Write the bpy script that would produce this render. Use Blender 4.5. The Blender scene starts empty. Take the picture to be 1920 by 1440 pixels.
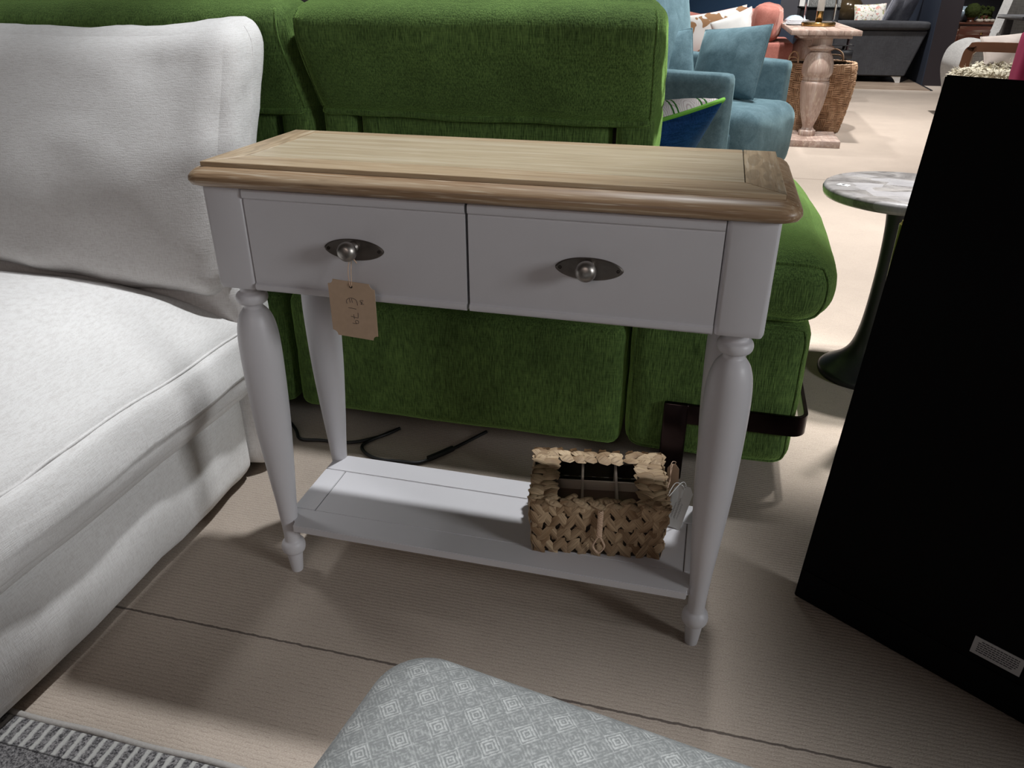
import bpy, bmesh, math, random
from mathutils import Vector, Matrix, noise
random.seed(7)
SC = bpy.context.scene
COL = SC.collection
PI = math.pi
V = Vector

# ------------------------------------------------------------------ materials
class NT:
    def __init__(s, name):
        s.m = bpy.data.materials.new(name); s.m.use_nodes = True
        s.t = s.m.node_tree; s.b = s.t.nodes['Principled BSDF']; s.tc = None
    def n(s, typ, **kw):
        x = s.t.nodes.new('ShaderNode' + typ)
        for k, v in kw.items():
            if isinstance(v, bpy.types.NodeSocket): s.t.links.new(v, x.inputs[k])
            elif k in x.inputs.keys(): x.inputs[k].default_value = v
            else: setattr(x, k, v)
        return x
    def link(s, a, b): s.t.links.new(a, b)
    def co(s, sc=(1, 1, 1), rot=(0, 0, 0), loc=(0, 0, 0)):
        if not s.tc: s.tc = s.n('TexCoord')
        mp = s.n('Mapping'); mp.inputs['Scale'].default_value = sc; mp.inputs['Rotation'].default_value = rot
        mp.inputs['Location'].default_value = loc
        s.link(s.tc.outputs['Object'], mp.inputs['Vector']); return mp.outputs[0]
    def noise(s, sc, detail=2, rough=.5, dist=0, rot=(0, 0, 0), scale=1.0):
        x = s.n('TexNoise'); s.link(s.co(sc, rot), x.inputs['Vector'])
        x.inputs['Scale'].default_value = scale; x.inputs['Detail'].default_value = detail
        x.inputs['Roughness'].default_value = rough; x.inputs['Distortion'].default_value = dist
        return x.outputs['Fac']
    def math(s, op, a, b=0.0, c=None):
        x = s.t.nodes.new('ShaderNodeMath'); x.operation = op
        for i, v in enumerate((a, b) if c is None else (a, b, c)):
            if isinstance(v, bpy.types.NodeSocket): s.link(v, x.inputs[i])
            else: x.inputs[i].default_value = v
        return x.outputs[0]
    def ramp(s, f, *stops):
        x = s.t.nodes.new('ShaderNodeValToRGB'); s.link(f, x.inputs[0]); e = x.color_ramp.elements
        while len(e) < len(stops): e.new(.5)
        for el, (p, c) in zip(e, stops):
            el.position = p; el.color = (c, c, c, 1) if isinstance(c, (int, float)) else (*c, 1)
        return x.outputs[0]
    def mix(s, f, a, b, mode='MIX'):
        x = s.t.nodes.new('ShaderNodeMix'); x.data_type = 'RGBA'; x.blend_type = mode
        ins = [i for i in x.inputs if i.type == 'RGBA']; fi = x.inputs[0]
        for v, i in ((f, fi), (a, ins[0]), (b, ins[1])):
            if isinstance(v, bpy.types.NodeSocket): s.link(v, i)
            elif isinstance(v, (int, float)): i.default_value = v
            else: i.default_value = (*v, 1)
        return [o for o in x.outputs if o.type == 'RGBA'][0]
    def bump(s, h, strength=.3, dist=.002):
        x = s.n('Bump'); x.inputs['Strength'].default_value = strength; x.inputs['Distance'].default_value = dist
        s.link(h, x.inputs['Height']); s.link(x.outputs[0], s.b.inputs['Normal'])
    def color(s, c):
        if isinstance(c, bpy.types.NodeSocket): s.link(c, s.b.inputs['Base Color'])
        else: s.b.inputs['Base Color'].default_value = (*c, 1)
    def set(s, rough=.5, metal=0, spec=.5, sheen=0, **kw):
        s.b.inputs['Roughness'].default_value = rough; s.b.inputs['Metallic'].default_value = metal
        s.b.inputs['Specular IOR Level'].default_value = spec; s.b.inputs['Sheen Weight'].default_value = sheen
        for k, v in kw.items(): s.b.inputs[k.replace('_', ' ')].default_value = v
        return s

def plain(name, c, rough=.5, metal=0, spec=.5, var=.06, sc=30, bump=0, **kw):
    t = NT(name).set(rough, metal, spec, **kw)
    f = t.noise((1, 1, 1), 3, .55, scale=sc)
    lo = tuple(x * (1 - var) for x in c); hi = tuple(min(1, x * (1 + var)) for x in c)
    t.color(t.mix(f, lo, hi))
    if bump: t.bump(f, bump, .002)
    return t.m

def fabric(name, c1, c2, S=600, bump=.35, sheen=.2, w1=1.0, w2=1.0, var=.12, dist=.0015, big=4, tint=None, lo=.4, hi=.6, rot=(0, 0, 0)):
    t = NT(name).set(.9, 0, .15, sheen)
    a = t.noise((S, S, S * .1), 2, .6, rot=rot); b = t.noise((S * .1, S * .1, S), 2, .6, rot=rot)
    h = t.math('DIVIDE', t.math('ADD', t.math('MULTIPLY', a, w1), t.math('MULTIPLY', b, w2)), w1 + w2)
    f = t.ramp(h, (lo, 0.0), (hi, 1.0))
    c = t.mix(f, c1, c2)
    g = t.noise((1, 1, 1), 3, .6, scale=big)
    c = t.mix(1.0, c, t.ramp(g, (.3, 1 - var), (.7, 1 + var * .2)), 'MULTIPLY')
    t.color(c); t.bump(h, bump, dist)
    if tint: t.b.inputs['Sheen Tint'].default_value = (*tint, 1)
    t.b.inputs['Sheen Roughness'].default_value = .4
    return t.m

def oak(name, axis='x', c=((.33, .225, .135), (.47, .345, .215), (.60, .49, .34)), rough=.42, k=1.0, fig=False):
    t = NT(name).set(rough, 0, .45)
    s = {'x': (2.5, 60, 60), 'y': (60, 2.5, 60), 'z': (60, 60, 2.5)}[axis]
    s = tuple(v * k for v in s)
    a = t.noise(s, 4, .65, .6)
    s2 = tuple(v * 5 for v in s)
    b = t.noise(s2, 2, .6)
    col = t.ramp(a, (.3, c[0]), (.52, c[1]), (.75, c[2]))
    col = t.mix(t.ramp(b, (.56, 0.0), (.70, .55)), col, (.66, .57, .44))
    col = t.mix(t.ramp(b, (.28, .5), (.42, 0.0)), col, tuple(x * .55 for x in c[0]))
    if fig:
        d = t.noise(tuple(v * .22 for v in s), 2, .5, 1.2)
        w = t.n('TexWave'); w.wave_type = 'RINGS'; w.inputs['Scale'].default_value = 9 * k; w.inputs['Distortion'].default_value = 9
        w.inputs['Detail'].default_value = 2; w.inputs['Detail Scale'].default_value = 1.2
        t.link(t.co({'y': (4, 1, 1), 'x': (1, 4, 1), 'z': (4, 4, 1)}[axis]), w.inputs['Vector'])
        col = t.mix(t.ramp(w.outputs['Fac'], (.35, .55), (.6, 0.0)), col, tuple(x * .62 for x in c[1]))
    t.color(col); t.bump(b, .12, .0008)
    return t.m

def carpet():
    t = NT('looped beige carpet').set(1.0, 0, .05, .1)
    j = t.noise((60, 60, 60), 2, .6)
    sep = t.n('SeparateXYZ'); t.link(t.co(), sep.inputs[0])
    y = t.math('ADD', sep.outputs[1], t.math('MULTIPLY', t.math('SUBTRACT', j, .5), .006))
    row = t.math('ABSOLUTE', t.math('SINE', t.math('MULTIPLY', y, PI / .0075)))
    loops = t.noise((380, 480, 380), 3, .7)
    h = t.math('ADD', t.math('MULTIPLY', row, .40), t.math('MULTIPLY', loops, .8))
    brk = t.noise((45, 170, 1), 3, .65)
    h2 = t.math('MULTIPLY', t.ramp(row, (.0, 1.0), (.28, 0.0)), t.ramp(brk, (.46, 0.0), (.62, 1.0)))
    c = t.mix(t.ramp(loops, (.3, 0.0), (.7, 1.0)), (.345, .280, .230), (.52, .445, .378))
    c = t.mix(t.math('MULTIPLY', h2, .6), c, (.12, .09, .075))
    # thin joins between carpet widths
    def seam(axis, pos, wdt):
        s = t.math('ABSOLUTE', t.math('SUBTRACT', t.math('ADD', sep.outputs[axis], t.math('MULTIPLY', t.math('SUBTRACT', j, .5), .006)), pos))
        return t.ramp(t.math('DIVIDE', s, wdt), (.5, 1.0), (1.0, 0.0))
    c = t.mix(t.math('MULTIPLY', seam(1, -.152, .003), .8), c, (.06, .045, .04))
    c = t.mix(t.math('MULTIPLY', seam(1, 3.85, .012), .5), c, (.2, .16, .13))
    g = t.noise((1, 1, 1), 4, .6, scale=1.7)
    c = t.mix(1.0, c, t.ramp(g, (.3, .88), (.7, 1.05)), 'MULTIPLY')
    t.color(c); t.bump(h, .6, .003)
    return t.m

def linen(): return fabric('off white linen weave', (.63, .605, .59), (.745, .73, .72), 620, .55, .12, 1, 1, .05, .0016, 5, lo=.36, hi=.56)

def velvet(name, c1, c2, tint, sc=14):
    t = NT(name).set(.85, 0, .15, .5)
    g = t.noise((1, 1, 1), 5, .68, .5, scale=sc); f = t.noise((1, 1, 1), 3, .7, scale=160)
    c = t.mix(t.ramp(g, (.30, 0.0), (.70, 1.0)), c1, c2)
    c = t.mix(1.0, c, t.ramp(f, (.35, .82), (.65, 1.08)), 'MULTIPLY')
    t.color(c); t.bump(f, .15, .001); t.b.inputs['Sheen Tint'].default_value = (*tint, 1); t.b.inputs['Sheen Roughness'].default_value = .4
    return t.m
M = {}
M['linen'] = linen()
M['green'] = fabric('green chenille', (.032, .062, .017), (.135, .225, .062), 420, .8, .9, 1.7, .55, .35, .003, 7, (.45, .75, .2), lo=.33, hi=.66)
M['teal'] = velvet('teal velvet', (.062, .112, .135), (.122, .198, .232), (.5, .75, .8))
M['coral'] = velvet('coral velvet', (.36, .125, .10), (.50, .205, .165), (1, .7, .6), 8)
M['blue'] = fabric('royal blue velvet', (.004, .028, .105), (.012, .055, .19), 300, .2, .5, 1, 1, .3, .002, 9, (.3, .5, 1))
M['greyfab'] = fabric('charcoal sofa cloth', (.055, .055, .06), (.072, .072, .078), 150, .1, .15, 1, 1, .2, .002, 6)
M['greyvel'] = fabric('slate velvet', (.30, .30, .345), (.44, .44, .50), 150, .2, .4, 1, 1, .3, .002, 7)
M['palegrey'] = fabric('pale grey velvet', (.30, .295, .285), (.40, .395, .38), 150, .2, .3, 1, 1, .15, .002, 6)
M['paint'] = plain('pale grey paint', (.565, .55, .57), .42, 0, .4, .025, 14)
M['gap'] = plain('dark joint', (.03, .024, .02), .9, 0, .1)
M['oakx'] = oak('limed oak along', 'x'); M['oaky'] = oak('limed oak across', 'y', fig=True)
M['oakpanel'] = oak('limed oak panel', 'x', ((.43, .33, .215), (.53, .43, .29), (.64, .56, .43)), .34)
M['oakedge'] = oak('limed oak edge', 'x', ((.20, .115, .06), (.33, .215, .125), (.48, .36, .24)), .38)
M['ped'] = oak('pale washed pine', 'z', ((.31, .205, .16), (.40, .29, .24), (.50, .41, .36)), .38, .35)
M['pedx'] = oak('pale washed pine boards', 'y', ((.29, .19, .15), (.40, .29, .24), (.54, .46, .41)), .45, .3, fig=True)
M['pewter'] = plain('aged pewter', (.17, .15, .135), .42, 1.0, .5, .25, 60)
M['steel'] = plain('brushed nickel knob', (.36, .335, .31), .38, 1.0, .5, .12, 80)
M['kraft'] = plain('kraft card', (.47, .34, .24), .85, 0, .1, .10, 90)
M['string'] = plain('jute string', (.56, .40, .29), .9, 0, .1, .2, 400)
M['ink'] = plain('black ink', (.025, .022, .03), .6)
M['carpet'] = carpet()
M['black'] = plain('matt black board', (.0022, .0022, .0026), .62, 0, .08, .1)
M['blackedge'] = plain('black painted strip', (.0023, .0024, .0029), .6, 0, .09, .1)
M['sticker'] = plain('grey white paper label', (.42, .42, .43), .7)
M['bronze'] = plain('dark bronze metal', (.035, .024, .025), .2, 1.0, .5, .1)
M['cable'] = plain('black cable sheath', (.006, .006, .007), .45)
M['blackmetal'] = plain('black satin metal', (.016, .017, .02), .36, 0, .5, .15, 9)
M['brass'] = plain('polished brass', (.72, .46, .17), .18, 1.0)
M['olive'] = plain('olive brass post', (.23, .19, .05), .4, .3)
M['white'] = plain('white ceramic', (.78, .78, .76), .4)
M['wax'] = plain('white candle', (.85, .84, .80), .5)
M['walnut'] = plain('warm walnut', (.15, .066, .034), .42, 0, .4, .18, 12)
M['mahog'] = oak('mahogany', 'x', ((.10, .026, .012), (.15, .042, .02), (.19, .062, .03)), .35, .3)
M['navy'] = plain('navy painted panel', (.012, .040, .088), .6, 0, .3, .12, 5)
M['wall'] = plain('charcoal wall paint', (.10, .095, .105), .8, 0, .2, .1, 4)
M['pillar'] = plain('dark aubergine paint', (.030, .024, .027), .7, 0, .2, .08, 4)
M['pillarside'] = plain('slate blue paint', (.030, .038, .058), .7, 0, .2, .08, 4)
M['blackgloss'] = plain('black lacquer', (.012, .012, .014), .25)
M['piping'] = plain('lime green piping', (.16, .42, .05), .8)
M['magenta'] = plain('magenta throw cloth', (.20, .006, .045), .9)
M['creamcloth'] = plain('cream cushion cloth', (.52, .46, .42), .9, 0, .1, .15, 25)
M['fleece'] = plain('cream sheepskin wool', (.66, .62, .50), .95, 0, .05, .2, 40)
M['moss'] = plain('moss green', (.05, .065, .02), 1, 0, .05, .6, 60)
M['shell'] = plain('pale shells', (.62, .54, .45), .6, 0, .3, .2, 40)
M['husk'] = plain('dark basket wicker', (.025, .016, .009), .9)

def glass(name, c=(1, 1, 1), rough=0.0, ior=1.3):
    t = NT(name).set(rough, 0, .5); t.color(c); t.b.inputs['Transmission Weight'].default_value = 1; t.b.inputs['IOR'].default_value = ior
    return t.m
M['glass'] = glass('clear glass', (.97, .98, .98), 0, 1.06)
M['film'] = glass('clear plastic film', (.82, .82, .82), .02, 1.08)
M['blueglass'] = plain('pale blue glazed ceramic', (.42, .52, .60), .2)

def hyacinth(name, c1, c2, sc=(60, 60, 60)):
    t = NT(name).set(.7, 0, .2)
    a = t.noise((18, 18, 18), 3, .6); b = t.noise((300, 300, 300), 3, .6)
    c = t.mix(t.ramp(a, (.35, 0.0), (.65, 1.0)), c1, c2)
    c = t.mix(t.ramp(b, (.3, .6), (.55, 0.0)), c, tuple(x * .45 for x in c1))
    t.color(c); t.bump(b, .4, .001)
    return t.m
def straw():
    t = NT('dried water hyacinth').set(.6, 0, .25)
    if not t.tc: t.tc = t.n('TexCoord')
    def nz(sx, sy, d=2):
        mp = t.n('Mapping'); mp.inputs['Scale'].default_value = (sx, sy, 1); t.link(t.tc.outputs['UV'], mp.inputs['Vector'])
        x = t.n('TexNoise'); t.link(mp.outputs[0], x.inputs['Vector']); x.inputs['Scale'].default_value = 1; x.inputs['Detail'].default_value = d; return x.outputs['Fac']
    c = t.mix(t.ramp(nz(.35, .35), (.32, 0.0), (.66, 1.0)), (.22, .135, .072), (.56, .42, .27))
    st = nz(.8, 9, 3)
    c = t.mix(t.ramp(st, (.34, .65), (.52, 0.0)), c, (.12, .07, .038))
    c = t.mix(t.ramp(nz(1.2, 1.2), (.60, 0.0), (.75, .5)), c, (.16, .10, .055))
    t.color(c); t.bump(st, .5, .0015); return t.m
M['hya'] = straw()
M['sea'] = hyacinth('twisted seagrass', (.44, .27, .165), (.74, .51, .34))

def marble():
    t = NT('grey quartz stone').set(.22, 0, .5)
    v = t.n('TexVoronoi'); v.inputs['Scale'].default_value = 13; t.link(t.co((1, 1.8, 1)), v.inputs['Vector'])
    a = t.noise((11, 18, 9), 6, .72, .8)
    c = t.mix(t.ramp(a, (.32, 0.0), (.68, 1.0)), (.085, .078, .075), (.27, .255, .245))
    hs = t.n('SeparateColor'); t.link(v.outputs['Color'], hs.inputs[0])
    c = t.mix(t.ramp(hs.outputs[0], (.6, 0.0), (.9, .45)), c, (.34, .335, .35))
    t.color(c); return t.m
M['marble'] = marble()

def ottoman_cloth():
    t = NT('grey diamond weave').set(.95, 0, .1, .1)
    sep = t.n('SeparateXYZ'); t.link(t.co((1, 1, 1), (0, 0, math.radians(45))), sep.inputs[0])
    P_ = .0178
    j = t.noise((220, 220, 220), 2, .7)
    jit = t.math('MULTIPLY', t.math('SUBTRACT', j, .5), .12)
    def cell(o): return t.math('ADD', t.math('DIVIDE', o, P_), jit)
    u, v = cell(sep.outputs[0]), cell(sep.outputs[1])
    fu = t.math('ABSOLUTE', t.math('SUBTRACT', t.math('FRACT', u), .5)); fv = t.math('ABSOLUTE', t.math('SUBTRACT', t.math('FRACT', v), .5))
    d = t.math('MAXIMUM', fu, fv)
    ring = t.math('ADD', t.math('MULTIPLY', t.math('COSINE', t.math('MULTIPLY', d, 2 * PI * 6)), .5), .5)
    par = t.math('PINGPONG', t.math('ADD', t.math('FLOOR', u), t.math('MULTIPLY', t.math('FLOOR', v), 2.0)), 1.0)
    mod2 = t.math('MODULO', t.math('ADD', t.math('ABSOLUTE', t.math('FLOOR', u)), 0.0), 2.0)
    mod2b = t.math('MODULO', t.math('ADD', t.math('ABSOLUTE', t.math('FLOOR', v)), 0.0), 2.0)
    strong = t.math('MULTIPLY', mod2, mod2b)
    amt = t.math('ADD', t.math('MULTIPLY', strong, .40), .26)
    f = t.math('MULTIPLY', ring, amt)
    lattice = t.math('MULTIPLY', t.ramp(d, (.44, 0.0), (.5, 1.0)), .35)
    f = t.math('MAXIMUM', f, lattice)
    f = t.math('ADD', f, t.math('MULTIPLY', t.math('SUBTRACT', j, .5), 1.5))
    c = t.mix(t.ramp(f, (.0, 0.0), (.85, 1.0)), (.27, .285, .282), (.58, .60, .59))
    t.color(c); t.bump(j, .4, .001); return t.m
M['ottoman'] = ottoman_cloth()

def rug_mat():
    t = NT('grey heathered rug pile').set(1, 0, .05, .1)
    sep = t.n('SeparateXYZ'); t.link(t.co(), sep.inputs[0])
    x, y = sep.outputs[0], sep.outputs[1]      # y = 0 at the bound edge, negative into the rug
    n = t.noise((260, 260, 260), 3, .8)
    j = t.noise((90, 90, 90), 2, .6)
    heather = t.ramp(n, (.38, (.030, .028, .032)), (.66, (.34, .325, .325)))
    xs = t.math('ADD', x, t.math('MULTIPLY', t.math('SUBTRACT', j, .5), .006))
    bar = t.ramp(t.math('FRACT', t.math('DIVIDE', xs, .0190)), (.0, .9), (.24, .9), (.40, 0.0), (.90, 0.0), (1.0, .9))
    band = t.ramp(t.math('ADD', t.math('MULTIPLY', t.math('ADD', y, t.math('MULTIPLY', t.math('SUBTRACT', j, .5), .004)), 10), 1.0), (.42, 0.0), (.44, 1.0))
    c = t.mix(t.math('MULTIPLY', bar, band), heather, (.50, .49, .47))
    yy = t.math('ADD', y, t.math('MULTIPLY', t.math('SUBTRACT', j, .5), .005))
    fr = t.math('FRACT', t.math('DIVIDE', t.math('ADD', yy, .0575), .062))
    lines = t.ramp(fr, (.0, 1.0), (.045, 1.0), (.07, 0.0))
    inner = t.ramp(t.math('ADD', t.math('MULTIPLY', yy, 10), 1.0), (.44, 1.0), (.46, 0.0))
    c = t.mix(t.math('MULTIPLY', t.math('MULTIPLY', lines, inner), .85), c, (.012, .011, .012))
    t.color(c); t.bump(n, .8, .005); return t.m
M['rug'] = rug_mat(); M['rugedge'] = plain('rug binding', (.36, .34, .32), 1, 0, .05, .2, 200, .4)

def pattern(name, bg, cols, sc=18, lo=.55, hi=.6):
    t = NT(name).set(.9, 0, .1)
    c = bg; 
    for i, cc in enumerate(cols):
        f = t.noise((1, 1, 1), 1, .5, .8, (i, i * 2, i * 3), sc * (1 + .3 * i))
        c = t.mix(t.ramp(f, (lo, 0.0), (hi, 1.0)), c, cc)
    t.color(c); return t.m
M['floral'] = pattern('floral print cotton', (.70, .67, .60), [(.34, .38, .16), (.62, .28, .24), (.30, .29, .26)], 24, .60, .66)
M['tanprint'] = pattern('white and tan print linen', (.74, .72, .69), [(.34, .19, .10)], 9, .52, .54)
def leaf_stripe():
    t = NT('palm leaf stripe cotton').set(.9, 0, .1)
    sep = t.n('SeparateXYZ'); t.link(t.co(), sep.inputs[0])
    x, y = sep.outputs[0], sep.outputs[1]
    st = t.math('SINE', t.math('MULTIPLY', x, 2 * PI / .075))
    zig = t.math('SINE', t.math('MULTIPLY', t.math('ADD', y, t.math('MULTIPLY', t.math('ABSOLUTE', st), .03)), 2 * PI / .012))
    c = t.mix(t.ramp(zig, (.5, 0.0), (.7, .45)), (.72, .68, .68), (.25, .14, .16))
    fine = t.math('SINE', t.math('MULTIPLY', x, 2 * PI / .0125))
    g = t.math('MULTIPLY', t.ramp(st, (.55, 0.0), (.6, 1.0)), t.ramp(fine, (.3, 0.0), (.4, 1.0)))
    c = t.mix(g, c, (.04, .16, .03)); t.color(c); return t.m
M['leafstripe'] = leaf_stripe()
def fizz():
    t = NT('silver fleck glass front').set(.3, .2, .5)
    f = t.noise((90, 90, 90), 3, .8); t.color(t.ramp(f, (.42, (.14, .15, .15)), (.7, (.62, .64, .63)))); return t.m
M['fizz'] = fizz()

# ------------------------------------------------------------------ mesh helpers
def link(o, parent=None):
    COL.objects.link(o)
    if parent is not None: o.parent = parent
    return o
def obj(name, bm, mats, parent=None, at=None, flat=None):
    """One mesh object. Coordinates of bm are in the parent's frame (or shifted by -at when a top-level base is given)."""
    if at is not None: bmesh.ops.translate(bm, vec=-V(at), verts=bm.verts)
    bmesh.ops.recalc_face_normals(bm, faces=bm.faces)
    me = bpy.data.meshes.new(name); bm.to_mesh(me); bm.free()
    for m in (mats if isinstance(mats, (list, tuple)) else [mats]): me.materials.append(M[m])
    for p in me.polygons: p.use_smooth = True
    me.set_sharp_from_angle(angle=math.radians(38 if flat is None else flat))
    o = bpy.data.objects.new(name, me)
    if at is not None: o.location = at
    return link(o, parent)
def tag(o, label, cat, group=None):
    o['label'] = label; o['category'] = cat
    if group: o['group'] = group
    return o
def thing(name, label, cat, loc=(0, 0, 0), rotz=0, group=None):
    o = bpy.data.objects.new(name, None); o.empty_display_size = .1; COL.objects.link(o)
    o.location = loc; o.rotation_euler = (0, 0, rotz)
    return tag(o, label, cat, group)
def wpart(name, bm, mats, t, **k):
    """part whose bm is in world coordinates, for a thing that is not rotated"""
    bmesh.ops.translate(bm, vec=-V(t.location), verts=bm.verts)
    return obj(name, bm, mats, t, **k)
def sub(name, bm, mats, part, root=None, **k):
    """sub-part: parts sit at their thing's origin, so the same coordinates serve"""
    if root is not None: bmesh.ops.translate(bm, vec=-V(root.location), verts=bm.verts)
    return obj(name, bm, mats, part, **k)
def struct(name, bm, mats):
    o = obj(name, bm, mats); o['kind'] = 'structure'; return o
def B(): return bmesh.new()
def box(bm, x0, x1, y0, y1, z0, z1, bev=0, seg=2):
    r = bmesh.ops.create_cube(bm, size=1); vs = r['verts']
    for v in vs: v.co = V(((x0 + x1) / 2 + v.co.x * (x1 - x0), (y0 + y1) / 2 + v.co.y * (y1 - y0), (z0 + z1) / 2 + v.co.z * (z1 - z0)))
    if bev:
        es = list({e for v in vs for e in v.link_edges})
        bmesh.ops.bevel(bm, geom=es, offset=bev, segments=seg, profile=.5, affect='EDGES')
    return bm
def loft(bm, loops, cap0=True, cap1=True, closed=True):
    rows = [[bm.verts.new(p) for p in L] for L in loops]
    n = len(rows[0])
    for a, b in zip(rows, rows[1:]):
        for i in range(n if closed else n - 1):
            j = (i + 1) % n
            bm.faces.new((a[i], a[j], b[j], b[i]))
    if cap0: bm.faces.new(rows[0][::-1])
    if cap1: bm.faces.new(rows[-1])
    return bm
def lathe(bm, prof, c=(0, 0, 0), seg=40, axis='z', sx=1.0):
    loops = []
    for r, h in prof:
        L = []
        for i in range(seg):
            a = 2 * PI * i / seg; x, y = r * math.cos(a) * sx, r * math.sin(a)
            L.append(V(c) + (V((x, y, h)) if axis == 'z' else V((x, -h, y))))
        loops.append(L)
    return loft(bm, loops)
def smooth_prof(pts, n=6):
    """Catmull-Rom through the profile points"""
    out = []
    P_ = [pts[0]] + list(pts) + [pts[-1]]
    for i in range(1, len(P_) - 2):
        p0, p1, p2, p3 = (V((*P_[i + k], 0)) for k in (-1, 0, 1, 2))
        for k in range(n):
            t = k / n
            q = .5 * ((2 * p1) + (p2 - p0) * t + (2 * p0 - 5 * p1 + 4 * p2 - p3) * t * t + (3 * p1 - p0 - 3 * p2 + p3) * t ** 3)
            out.append((max(q.x, .0005), q.y))
    out.append(tuple(pts[-1])); return out
def spline(pts, n=6, closed=False):
    pts = [V(p) for p in pts]; out = []; N = len(pts)
    rng = range(N if closed else N - 1)
    for i in rng:
        g = (lambda k: pts[k % N]) if closed else (lambda k: pts[max(0, min(N - 1, k))])
        p0, p1, p2, p3 = g(i - 1), g(i), g(i + 1), g(i + 2)
        for k in range(n):
            t = k / n
            out.append(.5 * ((2 * p1) + (p2 - p0) * t + (2 * p0 - 5 * p1 + 4 * p2 - p3) * t * t + (3 * p1 - p0 - 3 * p2 + p3) * t ** 3))
    if not closed: out.append(pts[-1])
    return out
def tube(bm, pts, r, seg=8, closed=False, flatk=1.0, up=None):
    pts = [V(p) for p in pts]; N = len(pts); loops = []
    prev = None
    for i, p in enumerate(pts):
        if closed: d = pts[(i + 1) % N] - pts[i - 1]
        else: d = pts[min(i + 1, N - 1)] - pts[max(i - 1, 0)]
        d.normalize()
        if prev is None:
            a = V(up) if up else (V((0, 0, 1)) if abs(d.z) < .9 else V((1, 0, 0)))
            prev = (a - d * a.dot(d)).normalized()
        else: prev = (prev - d * prev.dot(d)).normalized()
        q = d.cross(prev)
        rr = r(i / (N - 1)) if callable(r) else r
        loops.append([p + (prev * math.cos(2 * PI * k / seg) * flatk + q * math.sin(2 * PI * k / seg)) * rr for k in range(seg)])
    if closed: loops.append(loops[0]); 
    if closed:
        rows = [[bm.verts.new(p) for p in L] for L in loops[:-1]]
        for i in range(N):
            a, b = rows[i], rows[(i + 1) % N]
            for k in range(seg): bm.faces.new((a[k], a[(k + 1) % seg], b[(k + 1) % seg], b[k]))
        return bm
    return loft(bm, loops)
def prism(bm, poly, axis, a, b):
    """extrude a 2D polygon: axis x -> poly is (y,z); y -> (x,z); z -> (x,y)"""
    f = {'x': lambda p, t: V((t, p[0], p[1])), 'y': lambda p, t: V((p[0], t, p[1])), 'z': lambda p, t: V((p[0], p[1], t))}[axis]
    return loft(bm, [[f(p, a) for p in poly], [f(p, b) for p in poly]])
def rrect(x0, x1, y0, y1, r, seg=6):
    out = []
    for cx, cy, a0 in ((x1 - r, y1 - r, 0), (x0 + r, y1 - r, 90), (x0 + r, y0 + r, 180), (x1 - r, y0 + r, 270)):
        for i in range(seg + 1):
            a = math.radians(a0 + 90 * i / seg); out.append((cx + r * math.cos(a), cy + r * math.sin(a)))
    return out
def puff(bm, x0, x1, y0, y1, z0, z1, r=.05, bulge=(0, 0, 0), n=14, warp=None, wr=0, wf=6, seed=0, be=(2, 2, 2)):
    """upholstered block: rounded, crowned, optionally warped and wrinkled. Returns the map from the unit cube."""
    c = V(((x0 + x1) / 2, (y0 + y1) / 2, (z0 + z1) / 2)); h = V(((x1 - x0) / 2, (y1 - y0) / 2, (z1 - z0) / 2))
    r = min(r, *h)
    def f(p):
        q = V(p[i] * h[i] for i in range(3))
        inn = V(max(-(h[i] - r), min(h[i] - r, q[i])) for i in range(3))
        d = q - inn
        nrm = d.normalized() if d.length > 1e-9 else V((0, 0, 0))
        if d.length > 1e-9: q = inn + nrm * r
        q = V(q[i] + bulge[i] * p[i] * (1 - abs(p[(i + 1) % 3]) ** be[(i + 1) % 3]) * (1 - abs(p[(i + 2) % 3]) ** be[(i + 2) % 3]) for i in range(3))
        w = q + c
        if wr:
            k = noise.fractal(V((w.x * wf + seed, w.y * wf, w.z * wf)), .8, 2.0, 3)
            w = w + nrm * k * wr
        return V(warp(w)) if warp else w
    ts = [math.sin(PI / 2 * (-1 + 2 * i / n)) for i in range(n + 1)]
    def side(ax, s):
        a, b = [(1, 2), (2, 0), (0, 1)][ax]
        g = []
        for i in range(n + 1):
            row = []
            for j in range(n + 1):
                p = [0, 0, 0]; p[ax] = s; p[a] = ts[i]; p[b] = ts[j]; row.append(bm.verts.new(f(p)))
            g.append(row)
        for i in range(n):
            for j in range(n):
                q = (g[i][j], g[i + 1][j], g[i + 1][j + 1], g[i][j + 1]); bm.faces.new(q if s > 0 else q[::-1])
    st = len(bm.verts)
    for ax in range(3):
        side(ax, 1); side(ax, -1)
    bmesh.ops.remove_doubles(bm, verts=list(bm.verts)[st:] if st else bm.verts, dist=1e-5)
    return f
def seam_loop(f, ax, s, n=30):
    """points round the rim of one face of a puff"""
    a, b = [(1, 2), (2, 0), (0, 1)][ax]; out = []
    for (u0, v0), (u1, v1) in (((-1, -1), (1, -1)), ((1, -1), (1, 1)), ((1, 1), (-1, 1)), ((-1, 1), (-1, -1))):
        for i in range(n):
            t = i / n; p = [0, 0, 0]; p[ax] = s; p[a] = u0 + (u1 - u0) * t; p[b] = v0 + (v1 - v0) * t
            out.append(f(p))
    return out
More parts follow.
